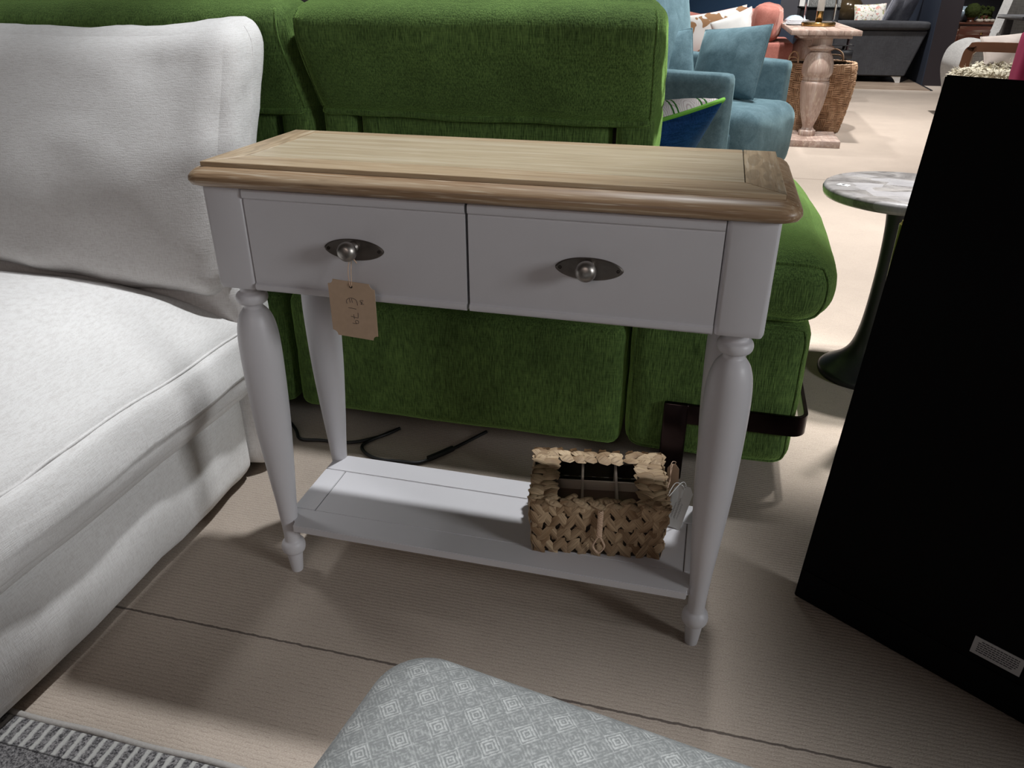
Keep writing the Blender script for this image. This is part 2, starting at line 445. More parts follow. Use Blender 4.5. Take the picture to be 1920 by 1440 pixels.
def pillow_bm(w, h, t, n=18, pinch=.07, wr=0.0, seed=0, sag=0.0):
    bm = B(); rows = {}
    def P_(u, v, s):
        x = u * w / 2 * (1 - pinch * (1 - v * v) * u * u); y = v * h / 2 * (1 - pinch * (1 - u * u) * v * v)
        k = max(0, (1 - u ** 2) * (1 - v ** 2)) ** .45
        z = s * t / 2 * k
        if wr: z += wr * k * noise.noise(V((x * 9 + seed, y * 9, s * 3 + seed)))
        y -= sag * (1 - u * u) * (v > 0) * v
        return V((x, y, z))
    ts = [math.sin(PI / 2 * (-1 + 2 * i / n)) for i in range(n + 1)]
    for s in (1, -1):
        g = [[bm.verts.new(P_(u, v, s)) for v in ts] for u in ts]
        for i in range(n):
            for j in range(n):
                q = (g[i][j], g[i + 1][j], g[i + 1][j + 1], g[i][j + 1])
                fc = bm.faces.new(q if s > 0 else q[::-1]); fc.material_index = 0 if s > 0 else 1
    bmesh.ops.remove_doubles(bm, verts=bm.verts, dist=1e-6)
    rim = []
    for (u0, v0), (u1, v1) in (((-1, -1), (1, -1)), ((1, -1), (1, 1)), ((1, 1), (-1, 1)), ((-1, 1), (-1, -1))):
        for i in range(14):
            k = i / 14; rim.append(P_(u0 + (u1 - u0) * k, v0 + (v1 - v0) * k, 1))
    return bm, rim
def pillow(name, label, cat, c, ux, uy, w, h, t, front, back=None, pip=None, group=None, **kw):
    """scatter cushion: ux along its width, uy up its height"""
    bm, rim = pillow_bm(w, h, t, **kw)
    o = obj(name, bm, [front, back or front], flat=180)
    ux = V(ux).normalized(); uy = V(uy); uy = (uy - ux * uy.dot(ux)).normalized(); uz = ux.cross(uy)
    m = Matrix((ux, uy, uz)).transposed().to_4x4(); m.translation = V(c); o.matrix_world = m
    tag(o, label, cat, group)
    b2 = B(); tube(b2, rim, .0045 if pip != 'piping' else .006, 6, closed=True); obj('piping', b2, pip or front, o, flat=180)
    return o
def leaf(bm, c, d, nrm, L, W, H, mi=0):
    """a flattened folded blade of plaited leaf"""
    d = V(d).normalized(); nrm = V(nrm).normalized(); s = nrm.cross(d).normalized(); d = s.cross(nrm)
    c = V(c); rows = []
    for i in range(6):
        t = -1 + 2 * i / 5
        wdt = W / 2 * (1 - t ** 4) ** .5 + W * .06; hh = H * (1 - t * t)
        rows.append([bm.verts.new(c + d * (t * L / 2) + s * (k * wdt) + nrm * (hh * (1 - .75 * k * k))) for k in (-1, -.5, 0, .5, 1)])
    uv = bm.loops.layers.uv.verify(); r0, r1 = random.uniform(0, 40), random.uniform(0, 40)
    for i, (a, b) in enumerate(zip(rows, rows[1:])):
        for k in range(4):
            fc = bm.faces.new((a[k], b[k], b[k + 1], a[k + 1]))
            for lp, (x, y) in zip(fc.loops, ((i, k), (i + 1, k), (i + 1, k + 1), (i, k + 1))): lp[uv].uv = (r0 + x / 5, r1 + y / 4)

# ------------------------------------------------------------------ the setting
bm = B(); box(bm, -5, 9, -3.5, 11.2, -.05, 0); struct('floor', bm, 'carpet')
bm = B(); box(bm, -5, 9, 11.0, 11.2, 0, 3.0); struct('wall_back', bm, 'wall')
bm = B()
for i in range(9): box(bm, 1.4, 2.95, 8.72 + i * .15, 8.72 + i * .15 + .148, 0, .006)
o = struct('trim_1', bm, 'walnut'); M['woodfloor'] = oak('grey brown floor boards', 'x', ((.20, .14, .10), (.27, .20, .15), (.32, .25, .19)), .4, .3); o.data.materials[0] = M['woodfloor']
bm = B(); box(bm, 2.95, 2.975, 8.70, 10.1, 0, .008); struct('trim_2', bm, 'blackmetal')
# pillar: aubergine front, slate blue return
bm = B(); box(bm, 2.970, 3.20, 9.22, 10.98, 0, 3.0); struct('wall_pillar', bm, 'pillar')
bm = B(); box(bm, 2.961, 2.9695, 9.225, 10.98, 0, 3.0); struct('wall_right', bm, 'pillarside')
bm = B(); box(bm, -.3, 1.222, 8.0, 8.06, 0, 2.2, .004)
tag(obj('display_partition', bm, 'navy', at=(.46, 8.03, 0)), 'tall navy blue partition panel behind the coral sofa', 'partition')

# ------------------------------------------------------------------ console table
T = thing('console_table', 'pale grey two-drawer console table with limed oak top and turned legs', 'console table', (.409, .14, 0))
W0, D0, H0 = .818, .286, .78
# moulded edge
loops = []
for off, z, r in ((-.02, .7465, .02), (.012, .7465, .022), (.0195, .7495, .026), (.0228, .7555, .028), (.0222, .7605, .028), (.0185, .7655, .026), (.011, .7705, .02), (.002, .7735, .014), (-.006, .7745, .010)):
    loops.append([V((x, y, z)) for x, y in rrect(-off, W0 + off, -off, D0 + off, r)])
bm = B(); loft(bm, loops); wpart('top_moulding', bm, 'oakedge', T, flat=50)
# boards of the raised field, with hairline joints
ix0, ix1, iy0, iy1 = .047, .769, .057, .262; g = .0006; zt0, zt1 = .7735, H0
def board(name, poly, mat):
    b = B(); prism(b, poly, 'z', zt0, zt1)
    bmesh.ops.bevel(b, geom=[e for e in b.edges if all(v.co.z > zt1 - 1e-5 for v in e.verts)], offset=.0006, segments=1, affect='EDGES')
    return wpart(name, b, mat, T)
board('end_board', [(0, 0), (ix0 - g, iy0 - g), (ix0 - g, D0), (0, D0)], 'oaky')
board('end_board', [(W0, 0), (W0, D0), (ix1 + g, D0), (ix1 + g, iy0 - g)], 'oaky')
board('top_rail', [(g, 0), (W0 - g, 0), (ix1, iy0 - 2 * g), (ix0, iy0 - 2 * g)], 'oakx')
board('top_rail', [(ix0 + g, iy1 + g), (ix1 - g, iy1 + g), (ix1 - g, D0), (ix0 + g, D0)], 'oakx')
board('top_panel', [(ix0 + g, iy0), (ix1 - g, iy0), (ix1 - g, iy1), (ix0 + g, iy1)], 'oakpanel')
b = B(); box(b, .004, W0 - .004, .004, D0 - .004, .7715, .7778); wpart('joint_bed', b, 'gap', T)
# legs
prof = smooth_prof([(.0105, 0), (.0118, .01), (.0142, .036), (.0145, .0455)], 3)[:-1] + \
       smooth_prof([(.0148, .046), (.0200, .049), (.0222, .058), (.0205, .068), (.0155, .0745)], 4)[:-1] + \
       smooth_prof([(.0150, .075), (.0145, .085), (.0150, .105), (.0182, .160), (.0225, .215), (.0268, .275), (.0305, .335), (.0328, .40), (.0338, .455), (.0333, .490), (.0308, .515), (.0258, .533), (.0195, .543), (.0158, .547)], 5)[:-1] + \
       smooth_prof([(.0152, .548), (.0150, .5515), (.0165, .5545), (.0228, .5575), (.0252, .5645), (.0232, .5715), (.0180, .5745), (.0165, .578), (.0180, .590), (.0180, .600)], 4)
LB = .066
for cx in (.0335, W0 - .0335):
    for cy, back in ((.023, 0), (.236, 1)):
        b = B(); lathe(b, prof, (cx, cy, 0), 48)
        lg = wpart('leg', b, 'paint', T, flat=60)
        b = B()
        q = LB / 2
        ls = [[V((x, y, z)) for x, y in rrect(cx - q + i, cx + q - i, cy - q + i, cy + q - i, rr, 3)]
              for i, z, rr in ((.007, .5875, .004), (.0022, .5895, .006), (.0004, .5935, .0075), (0, .598, .008), (0, .7465, .008))]
        loft(b, ls); sub('leg_block', b, 'paint', lg, T, flat=30)
# apron
b = B(); box(b, .006, .022, .056, .204, .592, .7464, .002); wpart('side_apron', b, 'paint', T)
b = B(); box(b, W0 - .022, W0 - .006, .056, .204, .592, .7464, .002); wpart('side_apron', b, 'paint', T)
b = B(); box(b, .066, W0 - .066, .245, .262, .592, .7464, .002); wpart('back_apron', b, 'paint', T)
# dark drawer cavity rails behind the fronts
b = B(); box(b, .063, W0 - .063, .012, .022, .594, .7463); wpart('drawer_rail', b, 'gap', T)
def drawer(x0, x1, px):
    zb_, zt_ = .5905, .7455
    fy = -.0085
    pr = [(.010, zb_), (fy - .0015, zb_), (fy - .0038, zb_ + .0025), (fy - .0044, zb_ + .006), (fy - .0036, zb_ + .0098), (fy + .0002, zb_ + .0115), (fy + .0002, zb_ + .0128), (fy, zb_ + .0135),
          (fy, zt_ - .0165), (fy + .0006, zt_ - .0155), (fy + .0006, zt_ - .0142), (fy - .0024, zt_ - .0125), (fy - .0036, zt_ - .009), (fy - .003, zt_ - .003), (fy - .001, zt_), (.010, zt_)]
    b = B(); prism(b, pr, 'x', x0, x1)
    d = wpart('drawer', b, 'paint', T, flat=25)
    # oval backplate
    b = B(); Lp = []
    cz = .668
    for k, yy in ((1.0, fy), (1.0, fy - .0014), (.95, fy - .0026), (.90, fy - .0024), (.5, fy - .0022)):
        Lp.append([V((px + .0468 * k * math.copysign(abs(math.cos(a)) ** .92, math.cos(a)) * (1 - .0 * k), yy, cz + .0158 * (k if k < 1 else 1) * math.sin(a) * (abs(math.sin(a)) ** .25))) for a in [2 * PI * i / 56 for i in range(56)]])
    loft(b, Lp); pl = sub('backplate', b, 'pewter', d, T, flat=30)
    b = B(); lathe(b, smooth_prof([(.0092, .0015), (.0082, .004), (.0066, .0075), (.0078, .0105), (.0122, .0148), (.0143, .0205), (.0134, .0265), (.0092, .0312), (.0035, .0330), (.0006, .0332)], 4), (px - .001, fy, cz + .003), 32, axis='y')
    sub('knob', b, 'steel', d, T, flat=80)
    for s in (-1, 1):
        b = B(); lathe(b, [(.0023, .002), (.0023, .0031), (.0012, .0032), (.0011, .0024), (.0003, .0023)], (px + s * .0395, fy, cz), 14, axis='y'); sub('screw', b, 'gap', d, T)
    return d
drawer(.0672, .4062, .2365); drawer(.4102, .7508, .580)
# lower shelf: boards
def plank(name, poly, z0=.111, z1=.126):
    b = B(); prism(b, poly, 'z', z0, z1)
    bmesh.ops.bevel(b, geom=[e for e in b.edges], offset=.0012, segments=2, affect='EDGES'); return wpart(name, b, 'paint', T)
SX0, SX1, SY0, SY1 = .027, W0 - .027, .0, .244
h_ = .0006
plank('shelf_board', [(SX0 + .026, SY0), (SX1 - .026, SY0), (SX1 - .026, .012), (SX1, .034), (SX1, .052), (SX0, .052), (SX0, .034), (SX0 + .026, .012)])
plank('shelf_board', [(SX0, .188), (SX1, .188), (SX1, .222), (SX1 - .024, SY1), (SX0 + .024, SY1), (SX0, .222)])
plank('shelf_panel', [(.0715, .0525), (W0 - .0615, .0525), (W0 - .0615, .1872), (.0715, .1872)], .111, .1257)
plank('shelf_end_board', [(SX0, .0525), (.0705, .0525), (.0705, .1872), (SX0, .1872)])
plank('shelf_end_board', [(W0 - .0605, .0525), (SX1, .0525), (SX1, .1872), (W0 - .0605, .1872)])
b = B(); box(b, .04, W0 - .04, .03, .22, .1125, .1235); wpart('shelf_batten', b, 'gap', T)

# price tag hanging from the knob of the drawer
PT = thing('price_tag', 'kraft card price tag on a string from the left drawer knob', 'price tag', (.2365, -.0302, .536))
cw, ch = .0365, .0465; cc = V((.2362, -.0300, .582))
def tagp(x, z):                     # plane of the card, hanging with a slight swing
    a = math.radians(-3.4); return V((cc.x + x * math.cos(a) - z * math.sin(a), cc.y + .008 * (-z) / .046 * .6, cc.z + x * math.sin(a) + z * math.cos(a)))
out = []
R_ = .0080
for sx, sz, a0 in ((1, 1, 270), (-1, 1, 360), (-1, -1, 90), (1, -1, 180)):
    for i in range(9):
        a = math.radians(a0 - 90 * i / 8) if True else 0
        out.append((sx * cw + R_ * math.cos(a), sz * ch + R_ * math.sin(a)))
b = B()
loft(b, [[tagp(x, z) + V((0, dy, 0)) for x, z in out] for dy in (-.0005, .0005)])
wpart('card', b, 'kraft', PT)
def strokes(lines, r, name, mat, parent, root, f):
    b = B()
    for Ln in lines:
        pts = spline([f(*p) for p in Ln], 4) if len(Ln) > 2 else [f(*p) for p in Ln]
        tube(b, pts, r, 5)
    return wpart(name, b, mat, root)
def zp(px, py):                     # handwriting drawn in the card's own millimetres
    return tagp((px - 612) * .000142, (995 - py) * .000142) + V((0, -.0006, 0))
ink = [[(552, 925), (546, 900), (560, 872), (600, 853), (645, 862), (663, 885), (668, 928)], [(583, 862), (588, 908)], [(606, 858), (612, 906)],
       [(560, 973), (605, 972), (648, 976)], [(664, 1016), (664, 1048), (660, 1078)], [(660, 1078), (620, 1075), (580, 1070)], [(614, 1042), (618, 1096)],
       [(662, 1118), (650, 1108), (632, 1112), (628, 1135), (642, 1148), (660, 1140), (662, 1118)], [(640, 1150), (615, 1152), (592, 1148)],
       [(735, 868), (722, 862), (704, 868), (702, 880), (716, 886), (718, 876)], [(728, 892), (706, 892)], [(720, 897), (708, 903), (716, 909)], [(740, 906), (704, 910)]]
strokes(ink, .00030, 'handwriting', 'ink', PT, PT, zp)
b = B(); lathe(b, [(.0024, .0006), (.0024, .0009), (.0012, .0010), (.0011, .0004)], tagp(0, .0385), 14, axis='y'); wpart('eyelet', b, 'gap', PT)
hole = tagp(0, .0385)
k0 = V((.2355, -.0200, .6635))
b = B(); tube(b, spline([k0 + V((.001, -.002, 0)), V((.2340, -.029, .645)), hole + V((-.0015, -.0012, .006)), hole + V((0, -.0012, 0))], 6), .0007, 6)
tube(b, spline([k0 + V((.003, -.002, 0)), V((.2385, -.0285, .645)), hole + V((.0015, -.0012, .006)), hole + V((0, -.0012, 0))], 6), .0007, 6)
tube(b, spline([k0 + V((.004, -.005, -.001)), k0 + V((.008, -.008, -.003)), k0 + V((.013, -.009, -.0085))], 5), .0009, 6)
ring = [V((.2355 + .0066 * math.cos(a), -.0185, .671 + .0066 * math.sin(a))) for a in [2 * PI * i / 24 for i in range(24)]]
tube(b, ring, .0007, 6, closed=True)
wpart('string', b, 'string', PT)

# ------------------------------------------------------------------ woven box on the shelf
BX = thing('woven_box', 'lidded woven leaf box with clear window lid on the console shelf', 'box', (.5945, .135, .1262), math.radians(9))
bw, bd, bh, lh = .226, .158, .058, .052     # local x across, y back, z up
def weave_face(bm, o, ux, uz, nrm, L, Hh, rows, cols, hole=None, jit=.10, ang=36, sz=1.0):
    o, ux, uz, nrm = V(o), V(ux), V(uz), V(nrm)
    for r in range(int(rows)):
        for c in range(cols):
            for half in (0, 1):
                u = (c + (.25 if half == 0 else .75) + (.5 if r % 2 else 0) * .5) / cols * L; v = (r + .5) / rows * Hh
                u += random.uniform(-jit, jit) * L / cols * .4
                u = max(.011, min(L - .011, u))
                if hole and hole[0] < u < hole[1] and hole[2] < v < hole[3]: continue
                a = math.radians((ang if half == 0 else -ang) + random.uniform(-6, 6) + 90)
                d = ux * math.cos(a) + uz * math.sin(a)
                leaf(bm, o + ux * u + uz * v + nrm * random.uniform(-.0005, .0015), d, nrm + ux * random.uniform(-.2, .2), Hh / rows * 1.75 * sz, L / cols * .56 * sz, .0042 * sz)
def body_shell(bm, x0, x1, y0, y1, z0, z1, t, floor_=True):
    box(bm, x0, x1, y0, y0 + t, z0, z1); box(bm, x0, x1, y1 - t, y1, z0, z1)
    box(bm, x0, x0 + t, y0 + t, y1 - t, z0, z1); box(bm, x1 - t, x1, y0 + t, y1 - t, z0, z1)
    if floor_: box(bm, x0 + t, x1 - t, y0 + t, y1 - t, z0, z0 + t)
hx, hy = bw / 2, bd / 2
b = B(); body_shell(b, -hx + .004, hx - .004, -hy + .004, hy - .004, 0.0, bh, .004)
bs = obj('box_body', b, 'husk', BX)
b = B()
for (o_, ux, n_, L) in (((-hx, -hy + .002, 0), (1, 0, 0), (0, -1, 0), bw), ((hx - .002, -hy, 0), (0, 1, 0), (1, 0, 0), bd), ((-hx + .002, hy, 0), (0, -1, 0), (-1, 0, 0), bd), ((hx, hy - .002, 0), (-1, 0, 0), (0, 1, 0), bw)):
    weave_face(b, V(o_) + V((0, 0, .003)), ux, (0, 0, 1), n_, L, bh - .004, 2, 9 if L > .2 else 7)
sub('plaited_leaf', b, 'hya', bs)
LX, LY = hx + .004, hy + .004; zl0, zl1 = bh + .001, bh + lh
wx0, wx1, wy0, wy1 = -.074, .068, -.071, .050
b = B(); body_shell(b, -LX + .004, LX - .004, -LY + .004, LY - .004, zl0, zl1 - .004, .004, False)
for a in ((-LX + .004, LX - .004, -LY + .004, wy0), (-LX + .004, LX - .004, wy1, LY - .004), (-LX + .004, wx0, wy0, wy1), (wx1, LX - .004, wy0, wy1)):
    box(b, a[0], a[1], a[2], a[3], zl1 - .005, zl1 - .001)
lid = obj('lid', b, 'husk', BX)
b = B()
for (o_, ux, n_, L) in (((-LX, -LY + .002, zl0), (1, 0, 0), (0, -1, 0), 2 * LX), ((LX - .002, -LY, zl0), (0, 1, 0), (1, 0, 0), 2 * LY), ((-LX + .002, LY, zl0), (0, -1, 0), (-1, 0, 0), 2 * LY), ((LX, LY - .002, zl0), (-1, 0, 0), (0, 1, 0), 2 * LX)):
    weave_face(b, V(o_) + V((0, 0, .002)), ux, (0, 0, 1), n_, L, lh - .003, 2, 9 if L > .2 else 7)
# top frame: blades lying across each side
def strip(x0, x1, y0, y1, along, n):
    for i in range(n):
        for hfl in (0, 1):
            t = (i + .5 + random.uniform(-.15, .15)) / n
            if along == 'x': c = V((x0 + (x1 - x0) * t, y0 + (y1 - y0) * (.27 + .46 * hfl), zl1 - .001)); a = 90 + (32 if hfl else -32)
            else: c = V((x0 + (x1 - x0) * (.27 + .46 * hfl), y0 + (y1 - y0) * t, zl1 - .001)); a = (22 if hfl else -22)
            a = math.radians(a + random.uniform(-12, 12)); wdt = (y1 - y0) if along == 'x' else (x1 - x0)
            leaf(b, c, (math.cos(a), math.sin(a), 0), V((random.uniform(-.25, .25), random.uniform(-.25, .25), 1)), wdt * .78, ((x1 - x0) if along == 'x' else (y1 - y0)) / n * 1.15, .0045)
strip(-LX, LX, wy1 - .002, LY, 'x', 10); strip(-LX, LX, -LY - .004, wy0 + .006, 'x', 9)
strip(-LX, wx0 + .001, -LY, LY, 'y', 10); strip(wx1 - .001, LX, -LY, LY, 'y', 10)
sub('plaited_leaf', b, 'hya', lid)
b = B(); box(b, wx0 - .004, wx1 + .004, wy0 - .004, wy1 + .004, zl1 - .0075, zl1 - .0065); sub('window', b, 'film', lid)
M['tray'] = plain('brown tray paper', (.22, .15, .11), .8); M['pale'] = plain('pale wood slips', (.62, .52, .42), .7)
b = B(); box(b, -hx + .012, hx - .012, -hy + .012, .005, .0045, .078); box(b, -hx + .012, hx - .012, .009, hy - .012, .0045, .045); obj('tray', b, 'tray', BX)
b = B()
for xx in (-.028, .032): box(b, xx - .0022, xx + .0022, -hy + .012, hy - .012, .030, .096)
box(b, -hx + .012, hx - .012, .0052, .0088, .030, .096); obj('divider', b, 'pale', BX)
# braided closing loop
b = B()
for ph in (0, 2 * PI / 3, 4 * PI / 3):
    pts = []
    for i in range(40):
        t = i / 39; z = zl1 - .008 - t * .052
        pts.append(V((.003 + .0032 * math.cos(t * 30 + ph), -LY - .0075 + .0016 * math.sin(t * 30 + ph), z)))
    tube(b, pts, .0022, 5)
tube(b, spline([(.003, -LY - .0075, .052), (-.004, -LY - .007, .038), (-.0065, -LY - .006, .026), (.003, -LY - .006, .014), (.0125, -LY - .006, .026), (.010, -LY - .007, .038), (.003, -LY - .0075, .052)], 6), .0018, 6)
obj('loop', b, 'string', BX)
# two swing tags
ST = thing('swing_tag', 'white swing tag tied to the woven box, resting on the shelf', 'tag', (.748, .150, .127))
def slab(bm, p, u, v, w, h, n_, t=.0008, clip=0):
    p, u, v = V(p), V(u).normalized(), V(v).normalized(); n_ = u.cross(v).normalized()
    poly = [(-w / 2 + clip, h), (w / 2 - clip, h), (w / 2, h - clip * 1.3), (w / 2, 0), (-w / 2, 0), (-w / 2, h - clip * 1.3)]
    loft(bm, [[p + u * a + v * c + n_ * s for a, c in poly] for s in (-t / 2, t / 2)])
tu, tv = V((.95, -.12, -.16)), V((.22, .33, .92)); tb = V((.7275, .166, .1285))
M['cardwhite'] = plain('white card', (.50, .50, .49), .8)
b = B(); slab(b, tb, tu, tv, .035, .082, 0, clip=.008); wpart('card', b, 'cardwhite', ST)
tu.normalize(); tv.normalize(); tn = tu.cross(tv)
if tn.y > 0: tn = -tn
M['fade'] = plain('faint grey script', (.24, .24, .24), .8)
b = B()
for q in range(3):
    pts = [tb + tv * (.018 + .0019 * i) + tu * ((q - 1) * .0055 + .0016 * math.sin(i * 2.1 + q) * (1 if (i // 5) % 2 else .6)) + tn * .0006 for i in range(22 - 5 * abs(q - 1))]
    tube(b, pts, .0003, 4)
wpart('script', b, 'fade', ST)
b = B(); top = tb + tv * .075
tube(b, spline([top + tn * .001, top + V((-.004, 0, .008)), top + V((-.018, .004, .006)), V((.711, .152, .186))], 6), .0008, 6)
tube(b, spline([top + tn * .001, top + V((.003, 0, .007)), top + V((-.006, .002, .012)), V((.711, .155, .187))], 6), .0008, 6)
wpart('cord', b, 'cardwhite', ST)
KT = thing('kraft_tag', 'narrow brown tag on a thin string behind the white swing tag', 'tag', (.752, .185, .127))
b = B(); slab(b, (.726, .205, .1285), (.90, -.2, .12), (-.06, .20, .95), .022, .100, 0, clip=.007); wpart('card', b, 'kraft', KT)
b = B(); kt = V((.726, .205, .1285)) + V((-.06, .20, .95)).normalized() * .096
tube(b, spline([kt, kt + V((.004, -.002, .010)), kt + V((-.004, -.014, .014)), V((.717, .180, .214)), V((.711, .176, .208))], 6), .0006, 6)
tube(b, spline([kt, kt + V((-.002, -.006, .004)), V((.715, .178, .205)), V((.711, .176, .208))], 6), .0006, 6)
tube(b, spline([V((.713, .176, .208)), V((.716, .172, .225)), V((.719, .172, .250))], 6), .0006, 6)
wpart('string', b, 'string', KT)

# ------------------------------------------------------------------ white sofa
WS = thing('white_sofa', 'off-white linen sofa with deep seat cushion beside the console table', 'sofa', (-.8, -.1, 0))
def sw(w):  # gentle vertical slumps along the valance
    k = max(0, (w.x + .5) / .3)
    return w + V((.003 * math.sin(w.y * 17 + 1.2 * math.sin(w.z * 9)) * min(1, k), 0, 0))
b = B(); f = puff(b, -1.45, -.214, -.75, .298, .012, .232, .032, (.014, 0, 0), 26, sw, .004, 9, 1); wpart('seat_base', b, 'linen', WS, flat=180)
b = B(); f = puff(b, -1.45, -.192, .296, .43, .012, .60, .035, (.006, .01, 0), 16, lambda w: w + V((-.09 * max(0, (w.z - .43) / .17), 0, 0)) if w.x > -.6 else w, .003, 8, 5); wpart('back_frame', b, 'linen', WS, flat=180)
def cw_(w):
    t = max(0, min(1, (w.y + .75) / 1.0)); x = w.x; z = w.z
    z -= .028 * t if z > .3 else .03 * t * .6
    pk = max(0, (x + .5) / .31)
    x += .006 * pk * math.sin(w.y * 21) * (1 - abs(z - .32) / .12)
    z += -.010 * max(0, 1 - abs(w.y + .30) / .06) * max(0, (x + .55) / .36) * (z > .33)
    return V((x, w.y, z))
b = B(); f = puff(b, -1.42, -.182, -.75, .335, .248, .398, .022, (.018, .0, .112), 30, cw_, .004, 7, 11, (5, 12, 2))
sc_ = wpart('seat_cushion', b, 'linen', WS, flat=180)
b = B(); tube(b, [p + V((.0, 0, .001)) for p in seam_loop(f, 2, 1, 40)], .0030, 6, closed=True); sub('seam_cord', b, 'linen', sc_, WS, flat=180)
# back cushion, leaning on the frame
def lean(w):
    t = (w.z - .45) / .50
    y = w.y + .20 * t ** 1.05 if t > 0 else w.y; x = w.x
    z = w.z - .020 * max(0, t) * (1 - min(1, (abs(x + .64) / .42) ** 2))      # top edge dips between the ears
    z -= (.05 * min(1.1, max(-.2, (x + .70) / .50)) - .012) * max(0, 1 - max(0, t) / .35)
    return V((x, y, z))
b = B(); f = puff(b, -1.06, -.200, .235, .40, .465, .950, .055, (.012, .045, .0), 30, lean, .010, 6.5, 21)
bc_ = wpart('back_cushion', b, 'linen', WS, flat=180)
b = B(); pts = [f(p) for p in [(1.0, .0, -1 + 2 * i / 50) for i in range(51)]]; tube(b, pts, .0009, 5); sub('seam_cord', b, 'linen', bc_, WS, flat=180)

# ------------------------------------------------------------------ green sofa seen from behind
GS = thing('green_sofa', 'green chenille sofa standing back-to behind the console table', 'sofa', (.0, 1.0, 0))
YB = .53
for x0, x1 in ((-.226, .590), (-1.25, -.240)):
    b = B(); f = puff(b, x0, x1, YB, 1.42, .05, .36, .03, (0, .006, 0), 18, None, .003, 7, x0); p_ = wpart('base', b, 'green', GS, flat=180)
b = B(); f = puff(b, .597, .968, YB, 1.42, .05, .40, .045, (.006, .006, 0), 18, None, .003, 7, 3); p_ = wpart('arm_base', b, 'green', GS, flat=180)
b = B(); tube(b, [p + V((0, -.001, 0)) for p in seam_loop(f, 1, -1, 24)], .0032, 6, closed=True); sub('piping', b, 'green', p_, GS, flat=180)
def armw(w):   # crowned pad that swells outward above the base
    t = (w.z - .395) / .15
    return w + V((.012 * math.sin(PI * max(0, min(1, t))) * (w.x > .8), -.004, -.03 * max(0, (w.y - 1.0) / .5) * (w.z > .45)))
b = B(); f = puff(b, .560, .980, YB - .012, 1.50, .392, .545, .062, (.018, .01, .018), 22, armw, .004, 6, 9); p_ = wpart('arm_pad', b, 'green', GS, flat=180)
b = B(); tube(b, [p + V((0, -.001, 0)) for p in seam_loop(f, 1, -1, 24)], .0034, 6, closed=True); sub('piping', b, 'green', p_, GS, flat=180)
b = B(); puff(b, -.95, .555, .90, 1.50, .365, .445, .03, (0, 0, .01), 16, None, .003, 5, 2); wpart('seat_cushion', b, 'green', GS, flat=180)
def backs(x0, x1, taper0, taper1):
    def ww(w):
        t = max(0, min(1, (w.z - .735) / .25))
        s = (w.x - x0) / (x1 - x0)
        d = min(.97, max(0, (w.z - .885) / .105)); k = max(0, 1 - (w.y - .70) / .16)
        y = w.y - .105 * t + .105 * (1 - math.sqrt(1 - d * d)) * k
        x = w.x + (taper0 * (1 - s) + taper1 * s) * t
        z = w.z - .010 * (abs(s - .5) * 2) ** 3 * t
        return V((x, y, z))
    b = B(); f = puff(b, x0, x1, .70, .945, .735, .990, .042, (.006, .012, .012), 26, ww, .006, 6, x0 * 3)
    p_ = wpart('headrest', b, 'green', GS, flat=180)
    b = B(); L = [q for q in [f((1, -1, -1 + 2 * i / 30)) for i in range(31)]]; tube(b, L, .003, 6); tube(b, [f((-1, -1, -1 + 2 * i / 30)) for i in range(31)], .003, 6)
    tube(b, [f((-1 + 2 * i / 40, -1, -.93)) + V((0, -.003, -.002)) for i in range(41)], .0075, 8)
    sub('seam_fold', b, 'green', p_, GS, flat=180)
    e = .085
    b = B(); puff(b, x0 + e + .012, x1 - e - .012, .712, .90, .44, .765, .02, (0, .006, 0), 14, None, .003, 6, 4); wpart('back_panel', b, 'green', GS, flat=180)
    for a, c in ((x0 + .004, x0 + e), (x1 - e, x1 - .004)):
        b = B(); puff(b, a, c, .704, .93, .46, .765, .018, (0, .004, 0), 12, None, .003, 8, a); wpart('back_wing', b, 'green', GS, flat=180)
    b = B(); box(b, x0 + .03, x1 - .03, .75, .88, .43, .76); wpart('back_frame', b, 'gap', GS)
backs(-.172, .604, -.018, -.002); backs(-1.06, -.192, -.018, -.018)
# bronze sled leg: flat bar with a rounded corner wrapping behind and along the side
def bar_path(bm, pts, hz, t, nrm_out):
    """flat bar standing on edge along a horizontal path: hz=(z0,z1), thickness t outward"""
    n = len(pts); L = []
    for i, p in enumerate(pts):
        d = (V(pts[min(i + 1, n - 1)]) - V(pts[max(i - 1, 0)])).normalized(); o_ = V((d.y, -d.x, 0))
        L.append([V((p[0], p[1], hz[0])), V((p[0] + o_.x * t, p[1] + o_.y * t, hz[0])), V((p[0] + o_.x * t, p[1] + o_.y * t, hz[1])), V((p[0], p[1], hz[1]))])
    loft(bm, L)
cr = .022; ctr = (.978 - cr, YB - .006 + cr)
path = [(.690, YB - .006)] + [(ctr[0] + cr * math.sin(a), ctr[1] - cr * math.cos(a)) for a in [PI / 2 * i / 8 for i in range(9)]] + [(.978, 1.36)]
b = B(); bar_path(b, path, (.148, .196), .009, 1)
bmesh.ops.bevel(b, geom=[e for e in b.edges if e.calc_length() > .2 or abs((e.verts[0].co - e.verts[1].co).z) < 1e-6], offset=.0015, segments=2, affect='EDGES')
lp = wpart('sled_leg', b, 'bronze', GS, flat=40)
b = B(); box(b, .684, .738, YB - .017, YB - .003, .0, .196, .004, 3); sub('foot_bar', b, 'bronze', lp, GS)
b = B(); box(b, .684, .738, YB - .015, 1.36, .0, .010, .003, 2); sub('floor_runner', b, 'bronze', lp, GS)
b = B(); box(b, -1.18, -1.12, YB + .05, 1.3, .0, .052, .004); wpart('sled_leg', b, 'bronze', GS)
b = B(); box(b, .1, .16, 1.0, 1.3, 0, .052, .004); wpart('sled_leg', b, 'bronze', GS)

